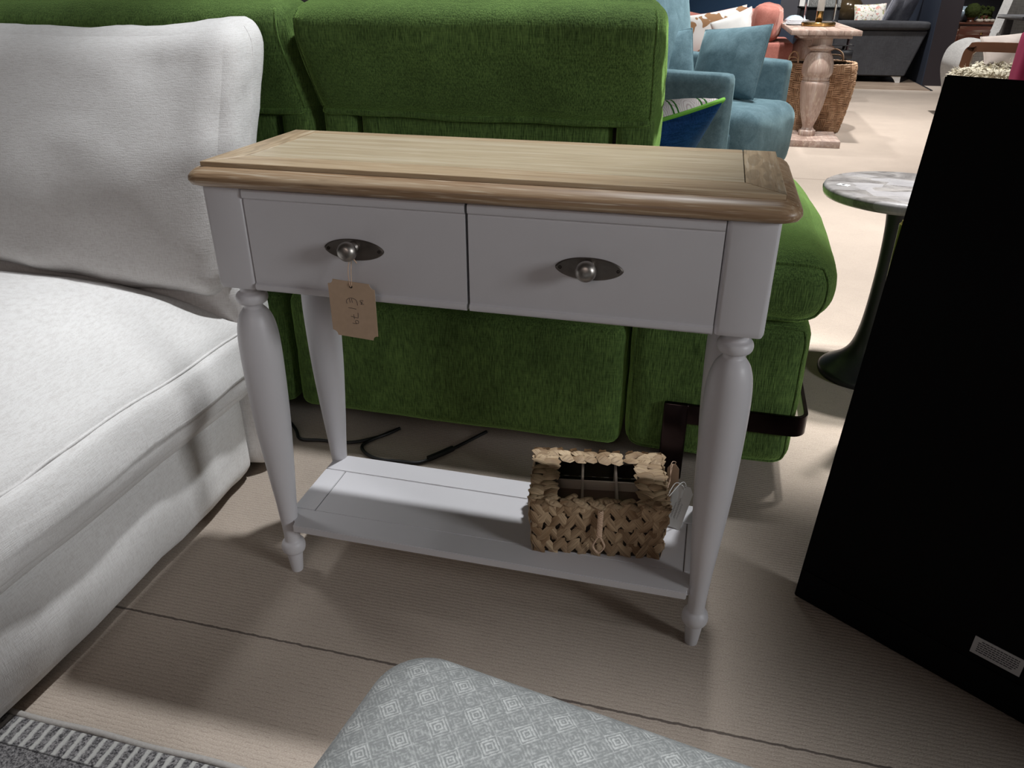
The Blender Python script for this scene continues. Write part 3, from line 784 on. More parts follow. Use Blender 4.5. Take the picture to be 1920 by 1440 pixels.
# power cable on the carpet
b = B(); tube(b, spline([(-.30, .56, .006), (-.225, .492, .006), (-.19, .452, .006), (-.14, .458, .006), (-.06, .468, .006), (.0, .515, .006), (.03, .56, .006), (.02, .545, .006), (-.025, .475, .006), (-.015, .440, .006), (.03, .415, .006), (.09, .418, .006), (.135, .425, .006), (.175, .475, .006), (.215, .54, .006), (.25, .60, .006)], 8), .0042, 8)
tube(b, spline([(.150, .444, .007), (.175, .475, .008), (.192, .503, .007)], 5), .0075, 8)
tag(obj('power_cable', b, 'cable', at=(0, .48, 0)), 'black power cable snaking over the carpet under the green sofa', 'cable')

# blue cushion on the green sofa seat
pillow('scatter_cushion', 'royal blue velvet cushion with lime piping and leaf stripe face on the green sofa', 'cushion',
       (.490, 1.364, .582), (.90, .38, .20), (.22, -.80, .50), .44, .42, .20, 'blue', 'leafstripe', 'piping', pinch=.09, sag=.025)

# ------------------------------------------------------------------ black board leaning at the side
ang = math.atan2(-.208, .322)
BP = thing('backboard', 'tall plain black backboard leaning beside the marble table', 'panel', (.963, .177, 0.0), ang)
lean_a = math.radians(7.6)
def bl(x, n, z):   # x along the foot, n away from the viewer, z up the board
    return V((x, n * math.cos(lean_a) + z * math.sin(lean_a), z * math.cos(lean_a) - n * math.sin(lean_a) + .045 * math.sin(lean_a) + .002))
def slabp(bm, x0, x1, n0, n1, z0, z1):
    loft(bm, [[bl(x0, n0, z), bl(x1, n0, z), bl(x1, n1, z), bl(x0, n1, z)] for z in (z0, z1)])
    return bm
b = B(); slabp(b, 0, 1.05, 0, .045, .0, .896); bmesh.ops.bevel(b, geom=list(b.edges), offset=.002, segments=2, affect='EDGES'); bo = obj('board', b, 'black', BP)
b = B(); slabp(b, .004, 1.05, -.0016, -.0003, .004, .060); obj('base_strip', b, 'blackedge', BP)
b = B(); slabp(b, .282, .352, -.0016, -.0002, .073, .103); stk = obj('sticker', b, 'sticker', BP); stk['label'] = 'small grey paper label'
b = B()
for i in range(6):
    xx = .289 + (.004 if i == 0 else 0)
    while xx < .345 - (.006 if i == 5 else 0):
        wl = random.uniform(.002, .006); xe = min(xx + wl, .346)
        slabp(b, xx, xe, -.0018, -.0015, .0785 + (5 - i) * .0037, .0785 + (5 - i) * .0037 + .0016); xx = xe + .0009
sub('small_print', b, 'ink', stk)
b = B(); loft(b, [[V((x, .115, .85)), V((x, .15, .85)), V((x, .34, 0)), V((x, .30, 0))] for x in (.62, .68)]); obj('prop', b, 'blackedge', BP)

# slim olive post behind the board
b = B(); lathe(b, smooth_prof([(.021, 0), (.021, .008), (.018, .014), (.017, .03)], 3)[:-1] + [(.0165, .4), (.0165, .548), (.013, .552), (.012, .556)], (1.152, .80, 0), 24)
tag(obj('stand_post', b, 'olive', at=(1.152, .80, 0)), 'slim olive metal post standing behind the black backboard', 'post')

# ------------------------------------------------------------------ marble table
MT = thing('side_table', 'round grey quartz side table on black trumpet pedestal by the black backboard', 'side table', (1.222, 1.2, 0))
b = B()
Lp = []
for r, z in ((.185, .512), (.196, .515), (.2005, .523), (.2015, .533), (.199, .540), (.193, .543)):
    Lp.append([V((1.222 + (r + (.0018 * noise.noise(V((math.cos(a) * 9, math.sin(a) * 9, z * 40))))) * math.cos(a), 1.2 + r * math.sin(a), z)) for a in [2 * PI * i / 72 for i in range(72)]])
loft(b, Lp); wpart('table_top', b, 'marble', MT, flat=50)
b = B(); lathe(b, smooth_prof([(.122, 0), (.124, .006), (.124, .014), (.118, .022), (.100, .034), (.072, .055), (.050, .085), (.037, .13), (.030, .19), (.026, .28), (.025, .36), (.028, .44), (.036, .495), (.046, .512)], 4), (1.222, 1.2, 0), 48); wpart('pedestal', b, 'blackmetal', MT, flat=80)
b = B(); bmesh.ops.create_cube(b, size=1)
for v in b.verts: v.co = Matrix.Rotation(math.radians(-35), 4, 'Z') @ V((v.co.x * .030, v.co.y * .020, v.co.z * .0008)) + V((1.068, 1.185, .5434))
b2 = wpart('price_sticker', b, 'cardwhite', MT)
b = B(); bmesh.ops.create_cube(b, size=1)
for v in b.verts: v.co = Matrix.Rotation(math.radians(-35), 4, 'Z') @ V((v.co.x * .009, v.co.y * .009, v.co.z * .0006)) + V((1.068, 1.185, .5441))
sub('print', b, 'ink', b2, MT)

# ------------------------------------------------------------------ footstool in front
b = B()
OT = thing('footstool', 'pale grey diamond-weave footstool with rounded corner in front of the console table', 'footstool', (.803, -.775, 0), math.radians(-9))
def ow(w): return w
zt_ = .42
OX0, OX1, OY0, OY1 = -.385, .50, -.52, .268
ls = []
for ins, z in ((.02, .20), (.002, .215), (0, .24), (0, .365), (.002, .385), (.008, .402), (.020, .413), (.040, .4175), (.08, .419), (.2, .420)):
    ls.append([V((x, y, z)) for x, y in rrect(OX0 + ins, OX1 - ins, OY0 + ins, OY1 - ins, max(.02, .056 - ins * .4), 10)])
b = B(); loft(b, ls); obj('seat_pad', b, 'ottoman', OT, flat=180)
for sx in (OX0 + .09, OX1 - .09):
    for sy in (OY0 + .09, OY1 - .09):
        b = B(); lathe(b, [(.014, 0), (.016, .01), (.026, .20)], (sx, sy, 0), 20); obj('leg', b, 'walnut', OT)

# rug at the lower corner
RG = thing('rug', 'grey heathered rug with striped border on the carpet by the white sofa', 'rug', (.0, -.385, 0))
b = B(); box(b, -.9, .40, -1.5, -.011, .0, .009, .003); obj('pile', b, 'rug', RG)
b = B(); tube(b, spline([(-.9 + i * .04, -.006 + .0012 * math.sin(i * 1.3), .0055) for i in range(33)], 2), .0055, 8); obj('binding', b, 'rugedge', RG, flat=180)

# ------------------------------------------------------------------ teal sofa (turned)
TR = math.atan2(.91, .415)
TS = thing('teal_sofa', 'teal velvet loveseat beyond the green sofa', 'sofa', (.763, 3.418, 0), TR)
b = B(); puff(b, .0, .115, .0, .92, .06, .60, .030, (0, 0, 0), 14, lambda w: w + V((-.01 * max(0, (w.z - .3) / .3), 0, 0)), .003, 5, 2); obj('arm', b, 'teal', TS, flat=180)
b = B(); puff(b, .775, .89, .0, .92, .06, .63, .030, (0, 0, 0), 14, lambda w: w + V((.025 * max(0, (w.z - .3) / .3), 0, -.03 * (1 - min(1, w.y / .9)) * (w.z > .4) + .015)), .003, 5, 7); obj('arm', b, 'teal', TS, flat=180)
b = B(); puff(b, .105, .785, .0, .9, .06, .29, .02, (0, 0, 0), 10); obj('base', b, 'teal', TS, flat=180)
b = B(); puff(b, .118, .80, -.115, .70, .03, .405, .085, (0, .02, .012), 18, None, .006, 5, 4); obj('seat_cushion', b, 'teal', TS, flat=180)
b = B(); puff(b, .0, .89, .80, 1.0, .06, .78, .05, (0, .01, 0), 14); obj('back', b, 'teal', TS, flat=180)
for sx in (.06, .83):
    for sy in (.06, .9):
        b = B(); lathe(b, [(.016, 0), (.022, .065)], (sx, sy, 0), 16); obj('leg', b, 'blackmetal', TS)
def tl(a, c, z): return V((.763, 3.418, 0)) + V((math.cos(TR), math.sin(TR), 0)) * a + V((-math.sin(TR), math.cos(TR), 0)) * c + V((0, 0, z))
wv = V((math.cos(TR), math.sin(TR), 0)); bv = V((-math.sin(TR), math.cos(TR), 0))
pillow('teal_cushion', 'large teal velvet cushion propped against the far arm of the teal loveseat', 'cushion', tl(.60, .28, .60), -bv + V((0, 0, .10)) - wv * .3, V((0, 0, 1)) + wv * .28 - bv * .22, .50, .41, .17, 'teal', wr=.012, seed=3, pinch=.03)
pillow('teal_cushion', 'smaller teal velvet cushion behind the near arm of the teal loveseat', 'cushion', tl(.37, .60, .585), -bv * .75 + wv * .5 + V((0, 0, .12)), V((0, 0, 1)) + wv * .2 + bv * .12, .38, .37, .13, 'teal', wr=.012, seed=8, pinch=.03)
b = B(); puff(b, -.30, .30, -.09, .09, -.26, .30, .05, (0, .04, 0), 14, None, .01, 5, 3)
o = obj('back_cushion', b, 'teal', flat=180); o.location = tl(.40, .67, .72); o.rotation_euler = (math.radians(-8), 0, TR)
tag(o, 'upright boxy teal back cushion at the back of the teal loveseat', 'cushion')

# ------------------------------------------------------------------ coral sofa
CS = thing('coral_sofa', 'coral velvet sofa between the teal loveseat and the navy partition', 'sofa', (.5, 6.5, 0))
b = B(); puff(b, -.9, 1.02, 6.08, 6.95, .08, .44, .04, (0, 0, .02), 12); wpart('seat', b, 'coral', CS, flat=180)
b = B(); puff(b, .88, 1.25, 6.02, 6.95, .08, .605, .02, (0, 0, 0), 12, lambda w: w + V((.03 * (w.z - .4) * (w.x > 1), 0, 0)), .002, 5); wpart('arm', b, 'coral', CS, flat=180)
def cb(w): return w + V((0, .12 * (w.z - .5), .022 * math.sin(w.x * 9) + .03 * max(0, (w.x - .55) / .4)))
b = B(); puff(b, -.9, 1.0, 6.62, 6.88, .40, .80, .09, (0, .03, .02), 20, cb, .02, 6, 6); wpart('back', b, 'coral', CS, flat=180)
for sx in (-.8, 1.15):
    for sy in (6.12, 6.85):
        b = B(); lathe(b, [(.02, 0), (.025, .085)], (sx, sy, 0), 16); wpart('leg', b, 'blackmetal', CS)
b = B(); f = puff(b, -.10, .10, -.28, .28, -.135, .13, .05, (.02, .03, .01), 16, None, .012, 7, 9)
o = obj('bolster_cushion', b, 'coral', flat=180); o.location = (1.045, 6.36, .745); o.rotation_euler = (0, math.radians(4), math.radians(-6)); tag(o, 'boxy coral velvet cushion standing on the arm of the coral sofa', 'cushion')
pillow('printed_cushion', 'white cushion with tan brush print on the coral sofa', 'cushion', (.62, 6.36, .635), (1, -.15, .18), (-.15, .35, 1), .55, .40, .14, 'tanprint', 'tanprint', 'tanprint', wr=.01, seed=2)
pillow('white_cushion', 'plain white cushion leaning on the coral sofa beside the boxy coral cushion', 'cushion', (.80, 6.16, .645), (1, -.1, .40), (-.40, .25, 1), .34, .34, .11, 'white', 'white', 'white', wr=.01, seed=5)

# ------------------------------------------------------------------ pedestal table with lamp and basket
PTb = thing('pedestal_table', 'washed pine console table on turned balusters beside the teal loveseat', 'pedestal table', (1.38, 5.8, 0))
b = B()
for i in range(4): box(b, 1.155 + i * .1135, 1.155 + (i + 1) * .1135 - .001, 5.02, 6.70, .713, .744, .003)
wpart('table_top', b, 'pedx', PTb)
b = B(); box(b, 1.215, 1.555, 5.045, 6.66, .694, .713, .003); wpart('under_board', b, 'pedx', PTb)
pp = smooth_prof([(.056, .046), (.059, .049), (.059, .078), (.055, .083)], 2)[:-1] + smooth_prof([(.048, .086), (.038, .10), (.038, .112), (.049, .145), (.066, .20), (.083, .28), (.094, .36), (.097, .40), (.092, .415)], 4)[:-1] + \
     smooth_prof([(.086, .42), (.092, .428), (.087, .438)], 3)[:-1] + smooth_prof([(.090, .445), (.103, .47), (.104, .51), (.093, .56), (.072, .60), (.062, .612)], 4)[:-1] + smooth_prof([(.066, .618), (.084, .624), (.088, .633), (.080, .642)], 3)[:-1] + [(.068, .645), (.068, .694)]
for cy in (5.14, 6.48):
    b = B(); lathe(b, pp, (1.375, cy, 0), 40); wpart('baluster', b, 'ped', PTb, flat=50)
    b = B(); box(b, 1.19, 1.585, cy - .24, cy + .20, 0, .046, .004); wpart('base_plate', b, 'pedx', PTb)
LM = thing('table_lamp', 'brass stick lamp with white candle tube and glass cylinder on the pedestal table', 'table lamp', (1.385, 5.70, .745))
b = B(); lathe(b, [(.118, .0005), (.122, .004), (.122, .022), (.118, .027), (.06, .028)], (0, 0, 0), 40); obj('base', b, 'brass', LM)
b = B(); lathe(b, [(.022, .028), (.024, .032), (.024, .10), (.02, .102)], (0, 0, 0), 24); obj('stem', b, 'brass', LM)
b = B(); lathe(b, [(.026, .102), (.026, .32), (.02, .323)], (0, 0, 0), 24); obj('candle_tube', b, 'wax', LM)
b = B(); tube(b, spline([(-.115, .02, .006), (-.19, .05, .004), (-.22, .1, .004)], 6), .004, 6); obj('flex', b, 'cable', LM)
b = B(); loft(b, [[V((r * math.cos(a), r * math.sin(a), z)) for a in [2 * PI * i / 40 for i in range(40)]] for r, z in ((.108, .0285), (.112, .0285), (.112, .36), (.108, .36), (.108, .0285))], False, False); obj('glass_cylinder', b, 'glass', LM)
b = B(); lathe(b, smooth_prof([(.075, 0), (.078, .006), (.068, .028), (.042, .046), (.012, .053), (.002, .054)], 4), (1.262, 6.40, .745), 28)
tag(obj('bowl', b, 'blueglass', at=(1.262, 6.40, .745)), 'pale blue bowl upturned on the far end of the pedestal table', 'bowl')
M['paper'] = plain('white printed paper', (.55, .55, .57), .6, 0, .3, .25, 30)
for i in range(4):
    b = B(); box(b, -.07, .07, -.10, .10, 0, .0075, .001); o = obj('magazine', b, 'paper'); o.location = (1.235 + .006 * i, 6.02 + .01 * i, .7448 + i * .0078); o.rotation_euler = (0, 0, .12 * (i - 1.5))
    tag(o, 'white magazine in the stack on the pedestal table, ' + ['bottom one', 'second from the bottom', 'third from the bottom', 'top one'][i], 'magazine', 'magazines on the pedestal table')

BK = thing('seagrass_basket', 'round seagrass floor basket with loop handles under the pedestal table', 'basket', (1.455, 5.70, 0))
def br(z): return .20 + .045 * min(1, z / .35) + .012 * math.sin(z * 6)
b = B(); lathe(b, [(br(0), .002), (br(.15), .15), (br(.3), .3), (br(.485), .485), (br(.485) - .014, .485), (br(.3) - .014, .3), (br(.0) - .014, .02)], (0, 0, 0), 40)
bb_ = obj('body', b, 'husk', BK)
b = B(); rows, cols = 9, 26; hh = .485 / rows
for r in range(rows):
    for c in range(cols):
        a0 = 2 * PI * c / cols; da = 2 * PI / cols; z0 = r * hh
        for k in range(4):
            if (r + c) % 2 == 0:
                z = z0 + hh * (k + .5) / 4; rr = br(z) + .004
                pts = [V(((rr + .006 * math.sin(PI * t)) * math.cos(a0 + da * t), (rr + .006 * math.sin(PI * t)) * math.sin(a0 + da * t), z + random.uniform(-.001, .001))) for t in (0, .33, .66, 1)]
            else:
                a = a0 + da * (k + .5) / 4
                pts = [V(((br(z0 + hh * t) + .004 + .006 * math.sin(PI * t)) * math.cos(a), (br(z0 + hh * t) + .004 + .006 * math.sin(PI * t)) * math.sin(a), z0 + hh * t)) for t in (0, .33, .66, 1)]
            tube(b, pts, .0072, 5)
sub('seagrass_weave', b, 'sea', bb_, flat=60)
b = B(); tube(b, [V((br(.485) * math.cos(a), br(.485) * math.sin(a), .49 + .002 * math.sin(a * 40))) for a in [2 * PI * i / 120 for i in range(120)]], .010, 6, closed=True); obj('rim', b, 'sea', BK, flat=180)
for a0 in (62, 205):
    c_ = math.radians(a0); ex = V((math.cos(c_), math.sin(c_), 0)); ey = V((-ex.y, ex.x, 0))
    for dd in (0, .02):
        b = B(); tube(b, spline([ex * .235 + ey * (-.075) + V((0, 0, .48)), ex * .235 + ey * (-.06) + V((0, 0, .545 - dd)), ex * .232 + V((0, 0, .575 - dd * 2)), ex * .235 + ey * .06 + V((0, 0, .545 - dd)), ex * .235 + ey * .075 + V((0, 0, .48))], 6), .006, 6); obj('handle', b, 'sea', BK, flat=180)
    
# ------------------------------------------------------------------ far furniture
GSf = thing('grey_sofa', 'charcoal sofa with flared arm on the floorboards by the dark pillar', 'sofa', (2.4, 10.0, 0))
b = B(); prism(b, [(1.80, .075), (2.795, .075), (2.945, .565), (1.75, .565)], 'y', 9.40, 9.62); bmesh.ops.bevel(b, geom=list(b.edges), offset=.012, segments=3, affect='EDGES'); wpart('arm', b, 'greyfab', GSf)
b = B(); puff(b, 1.74, 2.955, 9.37, 9.64, .57, .655, .03, (0, 0, .008), 12); wpart('arm_pad', b, 'greyfab', GSf, flat=180)
b = B(); puff(b, 1.85, 2.72, 9.63, 10.45, .075, .42, .04, (0, 0, .02), 10); wpart('seat', b, 'greyfab', GSf, flat=180)
b = B(); prism(b, [(2.60, .08), (2.795, .08), (2.875, .62), (2.76, .62)], 'y', 9.63, 10.45); wpart('back', b, 'greyfab', GSf)
for (x, y) in ((2.735, 9.45), (1.86, 9.45), (2.735, 10.38), (1.86, 10.38)):
    b = B(); prism(b, [(x - .075, .075), (x + .03, .075), (x + .03, .007), (x - .02, .007), (x - .035, .035)], 'y', y - .03, y + .03); wpart('foot', b, 'white', GSf)
pillow('floral_cushion', 'floral print cushion on the charcoal sofa', 'cushion', (2.36, 9.84, .700), (1, .1, .05), (.12, .35, 1), .36, .26, .12, 'floral', 'floral', 'floral')
pillow('slate_cushion', 'upright slate velvet cushion beside the floral cushion on the charcoal sofa', 'cushion', (2.63, 9.86, .75), (.62, .78, .0), (.36, -.12, 1), .34, .50, .12, 'greyvel', pinch=.04)
pillow('slate_cushion', 'tilted slate velvet cushion next to the pillar on the charcoal sofa', 'cushion', (2.745, 9.95, .77), (.70, .70, .0), (.36, -.15, 1), .36, .52, .13, 'greyvel', pinch=.04)
DT = thing('metal_side_table', 'dark metal side table with thin legs between pedestal table and charcoal sofa', 'side table', (1.77, 7.5, 0))
b = B(); box(b, 1.60, 1.90, 7.35, 7.65, .512, .520, .001); box(b, 1.60, 1.90, 7.35, 7.65, .40, .478, .002); wpart('table_top', b, 'blackgloss', DT)
for x in (1.615, 1.845):
    for y in (7.38, 7.62):
        b = B(); box(b, x - .012, x + .012, y - .012, y + .012, 0, .61 if y < 7.5 else .5, .002); wpart('leg', b, 'bronze', DT)
DC = thing('display_cabinet', 'black display cabinet with silver fleck front behind the brass lamp', 'cabinet', (1.61, 8.2, 0))
b = B(); box(b, 1.424, 1.795, 8.0, 8.4, 0, .812, .004); wpart('body', b, 'blackgloss', DC)
b = B(); box(b, 1.424, 1.795, 8.0, 8.4, .826, 1.02, .004); wpart('display_front', b, 'fizz', DC)
b = B(); box(b, 1.418, 1.80, 7.99, 8.41, .813, .825, .001); wpart('ledge', b, 'blackedge', DC)
b = B(); box(b, 1.40, 1.45, 7.96, 7.965, .835, 1.0); wpart('card', b, 'white', DC)
DR = thing('sideboard', 'low dark sideboard behind the charcoal sofa', 'sideboard', (1.4, 10.75, 0))
b = B(); box(b, -.45, 1.15, -.2, .2, .04, .60, .005); obj('body', b, 'pillarside', DR)
for x in (-.4, 1.1):
    for y in (-.15, .15):
        b = B(); box(b, x - .02, x + .02, y - .02, y + .02, 0, .04); obj('leg', b, 'blackmetal', DR)
M['brownglass'] = plain('brown lustre glaze', (.06, .04, .02), .15, .3, .6, .5, 20)
b = B(); lathe(b, smooth_prof([(.09, 0), (.13, .03), (.165, .12), (.16, .20), (.11, .27), (.07, .30), (.075, .32)], 4), (2.23, 10.72, .60), 32)
tag(obj('vase', b, 'brownglass', at=(2.23, 10.72, .60)), 'round brown glazed vase on the dark sideboard', 'vase')

AC = thing('grey_armchair', 'pale grey curved armchair behind the wooden armchair', 'armchair', (3.1, 6.9, 0))
sil = [(2.68, .12), (2.63, .25), (2.598, .36), (2.594, .44), (2.612, .52), (2.65, .57), (2.70, .60), (2.76, .617), (2.84, .605), (2.90, .54), (2.91, .35), (2.90, .13), (2.80, .115)]
b = B(); prism(b, [tuple(p[:2]) for p in spline([V((x, z, 0)) for x, z in sil], 4, True)], 'y', 6.42, 7.0); bmesh.ops.bevel(b, geom=[e for e in b.edges if abs(e.verts[0].co.y - e.verts[1].co.y) < 1e-6], offset=.03, segments=3, affect='EDGES', clamp_overlap=True); wpart('arm', b, 'palegrey', AC, flat=60)
bk = [(2.865, .14), (2.868, .60), (2.885, .70), (2.915, .88), (2.95, 1.0), (3.1, 1.05), (3.5, 1.05), (3.6, .9), (3.62, .14)]
b = B(); prism(b, [tuple(p[:2]) for p in spline([V((x, z, 0)) for x, z in bk], 3, True)], 'y', 6.62, 6.86); bmesh.ops.bevel(b, geom=[e for e in b.edges if abs(e.verts[0].co.y - e.verts[1].co.y) < 1e-6], offset=.03, segments=3, affect='EDGES', clamp_overlap=True); wpart('back', b, 'palegrey', AC, flat=60)
b = B(); puff(b, 2.88, 3.6, 6.90, 7.35, .14, .44, .05, (0, 0, .02), 10); wpart('seat', b, 'palegrey', AC, flat=180)
for x in (2.75, 3.5):
    for y in (6.5, 7.25):
        b = B(); lathe(b, [(.015, 0), (.022, .16)], (x, y, 0), 14); wpart('leg', b, 'blackmetal', AC)

CR = math.radians(-27)
def cpart(name, bm, mats, t, **k):      # chair drawn in its own unturned frame
    bmesh.ops.translate(bm, vec=(-2.14, -4.5, 0), verts=bm.verts); return obj(name, bm, mats, t, **k)
WC = thing('wooden_armchair', 'walnut framed armchair with open arms just over the black backboard', 'armchair', (2.14, 4.5, 0), CR)
for yy in (4.5, 5.1):
    b = B(); pth = [(2.155, .0), (2.147, .40), (2.143, .62), (2.160, .675), (2.205, .69), (2.62, .692), (2.95, .68)]
    outer = spline([V((x, z, 0)) for x, z in pth], 5)
    L = []
    for i, p in enumerate(outer):
        d = (outer[min(i + 1, len(outer) - 1)] - outer[max(0, i - 1)]).normalized(); q = V((-d.y, d.x, 0))
        w_ = .026
        L.append([V((p.x + q.x * s * w_, yy + t, p.y + q.y * s * w_)) for s, t in ((-1, -.02), (1, -.02), (1, .02), (-1, .02))])
    loft(b, L); cpart('arm_frame', b, 'walnut', WC, flat=50)
b = B(); box(b, 2.14, 2.95, 4.48, 5.12, .36, .42, .01); cpart('seat_rail', b, 'walnut', WC)
b = B(); puff(b, 2.16, 2.9, 4.52, 5.08, .42, .50, .03, (0, 0, .02), 10); cpart('seat_cushion', b, 'palegrey', WC, flat=180)
b = B(); puff(b, 2.82, 2.95, 4.52, 5.08, .45, .95, .03, (0, 0, 0), 10); cpart('back_cushion', b, 'palegrey', WC, flat=180)
for yy in (4.5, 5.1):
    b = B(); box(b, 2.90, 2.95, yy - .02, yy + .02, 0, .70, .005); cpart('rear_leg', b, 'walnut', WC)
SK = thing('sheepskin', 'cream sheepskin draped over the seat of the wooden armchair', 'sheepskin', (2.14, 4.5, 0), CR)
def skz(x, y): return .535 + .04 * math.sin((x - 2.05) * 5.0) + .02 * noise.noise(V((x * 5, y * 5, 0)))
b = B(); puff(b, 2.12, 2.78, 4.42, 5.0, .525, .57, .025, (0, 0, .03), 14, None, .012, 8, 2); cpart('hide', b, 'fleece', SK, flat=180)
b = B()
for i in range(2600):
    x = random.uniform(2.10, 2.78); y = 4.40 + random.random() ** 2 * .60
    z = skz(x, y) + random.uniform(-.02, .02) if y > 4.45 else random.uniform(.50, .57)
    d = V((random.uniform(-.9, .5), random.uniform(-1.3, .1), random.uniform(-.2, .9))).normalized(); p = V((x, y, z)); s = d.cross(V((random.random(), random.random(), .3))).normalized() * .0035
    L_ = random.uniform(.025, .055)
    a_, b_, c_, d_ = p - s, p + s, p + d * L_ * .6 + s * .7 + V((0, 0, -.002)), p + d * L_ + V((0, -.004, -.012))
    vs = [b.verts.new(q) for q in (a_, b_, c_, d_)]; b.faces.new(vs)
fl = cpart('fleece', b, 'fleece', SK, flat=180); fl['kind'] = 'stuff'
pillow('cream_cushion', 'cream crumpled cushion lying on the sheepskin', 'cushion', (2.40, 4.55, .655), (1, .1, .12), (-.1, .5, .8), .34, .24, .12, 'creamcloth', 'creamcloth', 'creamcloth', wr=.03, seed=4)
b = B(); puff(b, 2.235, 2.60, 3.86, 4.02, .0, .80, .03, (0, .02, 0), 12, lambda w: w + V((.01 - .012 * (w.z - .5), 0, 0)), .01, 6)
tag(obj('pouffe', b, 'magenta', at=(2.42, 3.94, 0), flat=180), 'magenta upholstered pouffe standing in front of the wooden armchair', 'pouffe')
GT = thing('grey_table', 'dark grey table beside the curved grey armchair', 'table', (3.2, 6.0, 0))
b = B(); box(b, 2.775, 3.6, 5.8, 6.4, .788, .815, .003); wpart('table_top', b, 'greyfab', GT)
for x in (2.85, 3.55):
    for y in (5.86, 6.34):
        b = B(); box(b, x - .025, x + .025, y - .025, y + .025, 0, .788, .003); wpart('leg', b, 'greyfab', GT)
b = B(); box(b, 2.875, 3.525, 5.845, 5.875, .70, .788, .002); wpart('apron', b, 'greyfab', GT)

CB = thing('chest', 'mahogany chest between the dark pillar and the curved grey armchair', 'chest', (3.75, 10.05, 0))
b = B(); box(b, 3.335, 4.2, 9.82, 10.3, .04, .622, .004); wpart('body', b, 'mahog', CB)
b = B(); box(b, 3.305, 4.23, 9.79, 10.33, .622, .638, .004); wpart('top', b, 'mahog', CB)
for z0, z1 in ((.44, .605), (.26, .425), (.07, .245)):
    b = B(); box(b, 3.36, 4.17, 9.806, 9.82, z0, z1, .004); d_ = wpart('drawer', b, 'mahog', CB)
    b = B(); lathe(b, [(.008, 0), (.014, .012), (.012, .02), (.003, .024)], (3.6, 9.806, (z0 + z1) / 2), 12, axis='y'); sub('knob', b, 'brass', d_, CB)
for x in (3.37, 4.16):
    for y in (9.86, 10.26):
        b = B(); box(b, x - .03, x + .03, y - .03, y + .03, 0, .04); wpart('foot', b, 'mahog', CB)
b = B(); lathe(b, smooth_prof([(.05, 0), (.09, .02), (.125, .07), (.13, .11), (.10, .15), (.07, .165)], 4), (3.42, 10.12, .638), 28)
tag(obj('vase', b, 'blueglass', at=(3.42, 10.12, .638)), 'squat pale vase behind the moss ball on the mahogany chest', 'vase')
TB = thing('topiary', 'moss ball topiary in a small dark pot on the mahogany chest', 'topiary', (3.475, 9.89, .638))
b = B(); lathe(b, [(.03, 0), (.045, .01), (.035, .03), (.045, .05), (.03, .055)], (0, 0, 0), 20); obj('pot', b, 'mahog', TB)
b = B(); bmesh.ops.create_icosphere(b, subdivisions=4, radius=.078, matrix=Matrix.Translation((0, 0, .12)))
for v in b.verts:
    q = v.co - V((0, 0, .12)); v.co += q * (.12 * noise.noise(v.co * 60) + .05)
obj('moss_ball', b, 'moss', TB, flat=180)
for i in range(5):
    b = B(); bmesh.ops.create_icosphere(b, subdivisions=3, radius=.022)
    for v in b.verts: v.co = V((v.co.x * 1.5, v.co.y, v.co.z * .9)) * (1 + .25 * noise.noise(v.co * 50 + V((i, 0, 0))))
    o = obj('shell', b, 'shell', flat=180); o.location = (3.555 + .036 * i, 9.86 + .03 * (i % 2), .6575); o.rotation_euler = (0, 0, i * .9)
    tag(o, 'pale shell in the row along the mahogany chest, ' + ['next to the moss ball', 'second from the moss ball', 'third from the moss ball', 'fourth from the moss ball', 'last from the moss ball'][i], 'shell', 'shells on the mahogany chest')
b = B()
for i in range(70):
    p = V((3.66 + random.uniform(-.06, .09), 10.1 + random.uniform(-.05, .05), .70 + random.uniform(-.03, .10)))
    leaf(b, p, (random.uniform(-1, 1), random.uniform(-1, 1), random.uniform(-.5, 1)), (random.uniform(-1, 1), -1, random.uniform(-.5, 1)), .05, .02, .004)
b_ = thing('potted_plant', 'small leafy plant behind the shells on the mahogany chest', 'plant', (3.66, 10.1, .638))
wpart('leaves', b, 'moss', b_, flat=180)
b = B(); lathe(b, [(.04, .638), (.05, .70), (.045, .705)], (3.66, 10.1, 0), 18); wpart('pot', b, 'mahog', b_)

# ------------------------------------------------------------------ light
def area(name, loc, target, size, power, color=(1, 1, 1), sizey=None, spread=180):
    l = bpy.data.lights.new(name, 'AREA'); l.energy = power; l.color = color; l.size = size; l.spread = math.radians(spread)
    if sizey: l.shape = 'RECTANGLE'; l.size_y = sizey
    o = bpy.data.objects.new(name, l); COL.objects.link(o); o.location = loc
    o.rotation_euler = (V(target) - V(loc)).to_track_quat('-Z', 'Y').to_euler(); return o
def spot(name, loc, target, power, angle, blend=.5, rad=.06, color=(1, 1, 1)):
    l = bpy.data.lights.new(name, 'SPOT'); l.energy = power; l.color = color; l.spot_size = math.radians(angle); l.spot_blend = blend; l.shadow_soft_size = rad
    o = bpy.data.objects.new(name, l); COL.objects.link(o); o.location = loc
    o.rotation_euler = (V(target) - V(loc)).to_track_quat('-Z', 'Y').to_euler(); return o
spot('spotlight_or_fill', (.90, 1.36, 4.2), (.10, .38, .5), 610, 26, .65, .09, (.95, .98, 1.0))
spot('spotlight_or_fill', (-2.0, .9, 3.2), (-.76, .25, .6), 150, 24, .9, .30, (.95, .98, 1.0))  # added fill from the left for the white seat and back cushion
spot('spotlight_or_fill', (1.10, -.95, 3.2), (.74, -.66, .42), 250, 22, .8, .15, (.97, .98, 1.0))  # added narrow beam that brightens only the footstool top
spot('spotlight_or_fill', (1.72, 1.66, 2.95), (1.74, 1.90, 0), 820, 62, .7, .10, (1.0, .99, .98))
spot('spotlight_or_fill', (1.45, 1.45, 2.95), (1.02, 1.10, .5), 300, 22, .6, .06, (1.0, 1.0, .97))  # extra beam put in just to lift the green arm pad
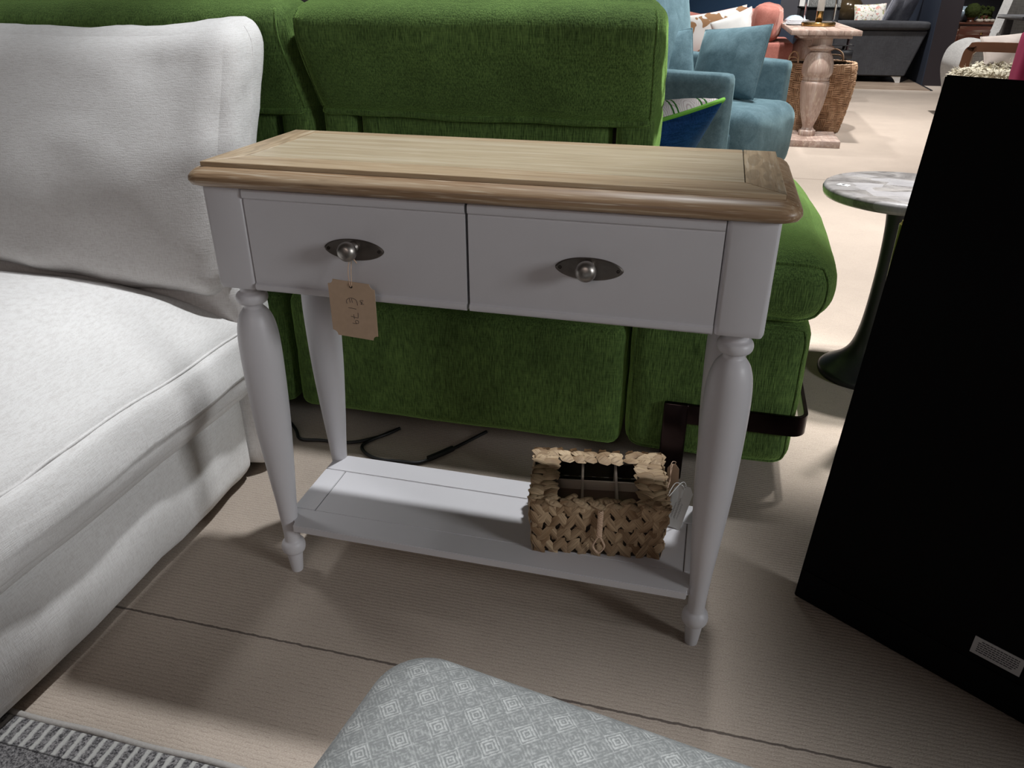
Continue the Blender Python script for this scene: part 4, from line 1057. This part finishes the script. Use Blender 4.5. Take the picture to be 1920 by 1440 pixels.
spot('spotlight_or_fill', (1.2, 4.6, 2.95), (1.3, 4.6, 0), 420, 90, .7, .06, (1.0, .98, .96))
spot('spotlight_or_fill', (2.6, 6.6, 2.95), (2.3, 6.9, 0), 450, 100, .7, .06, (1.0, .98, .96))
spot('spotlight_or_fill', (.6, 6.2, 2.95), (.7, 6.4, 0), 220, 90, .7, .06)
spot('spotlight_or_fill', (1.0, 3.1, 2.95), (.75, 4.1, .4), 230, 60, .7, .06, (1.0, .99, .97))  # added fill on the front of the teal loveseat and its cushions
spot('spotlight_or_fill', (2.2, 8.6, 2.95), (2.5, 9.7, .6), 300, 60, .7, .06)  # added to brighten the charcoal sofa and the cushions on it
spot('spotlight_or_fill', (1.3, 9.3, 2.95), (1.4, 11.0, .8), 330, 80, .7, .06)  # added wash that keeps the back wall from going black
spot('spotlight_or_fill', (3.3, 8.4, 2.95), (3.5, 9.9, .6), 160, 40, .7, .06)
area('shopfront_daylight', (5.2, -1.6, 2.0), (.1, .1, .6), 1.0, 95, (.95, .98, 1.0))
area('front_fill', (.4, -2.9, 2.0), (.4, .0, .6), 1.2, 10, (1.0, .86, .80))  # unseen warm fill added behind the camera for the drawer fronts, no real fixture
w = bpy.data.worlds.new('showroom'); SC.world = w; w.use_nodes = True
w.node_tree.nodes['Background'].inputs[0].default_value = (1.0, .91, .86, 1); w.node_tree.nodes['Background'].inputs[1].default_value = .022

# ------------------------------------------------------------------ camera
cam = bpy.data.cameras.new('camera'); co = bpy.data.objects.new('camera', cam); COL.objects.link(co)
cam.sensor_width = 36; cam.lens = 1426.55 / 1920 * 36; cam.clip_start = .02; cam.clip_end = 60
yaw, pit = -.250426, -.481025
fwd = V((math.sin(yaw) * math.cos(pit), math.cos(yaw) * math.cos(pit), math.sin(pit)))
co.location = (.7226, -.9860, 1.0053); co.rotation_euler = fwd.to_track_quat('-Z', 'Y').to_euler()
SC.camera = co
SC.view_settings.view_transform = 'Standard'; SC.view_settings.look = 'None'
SC.view_settings.exposure = 0; SC.view_settings.gamma = 1; SC.view_settings.use_curve_mapping = False
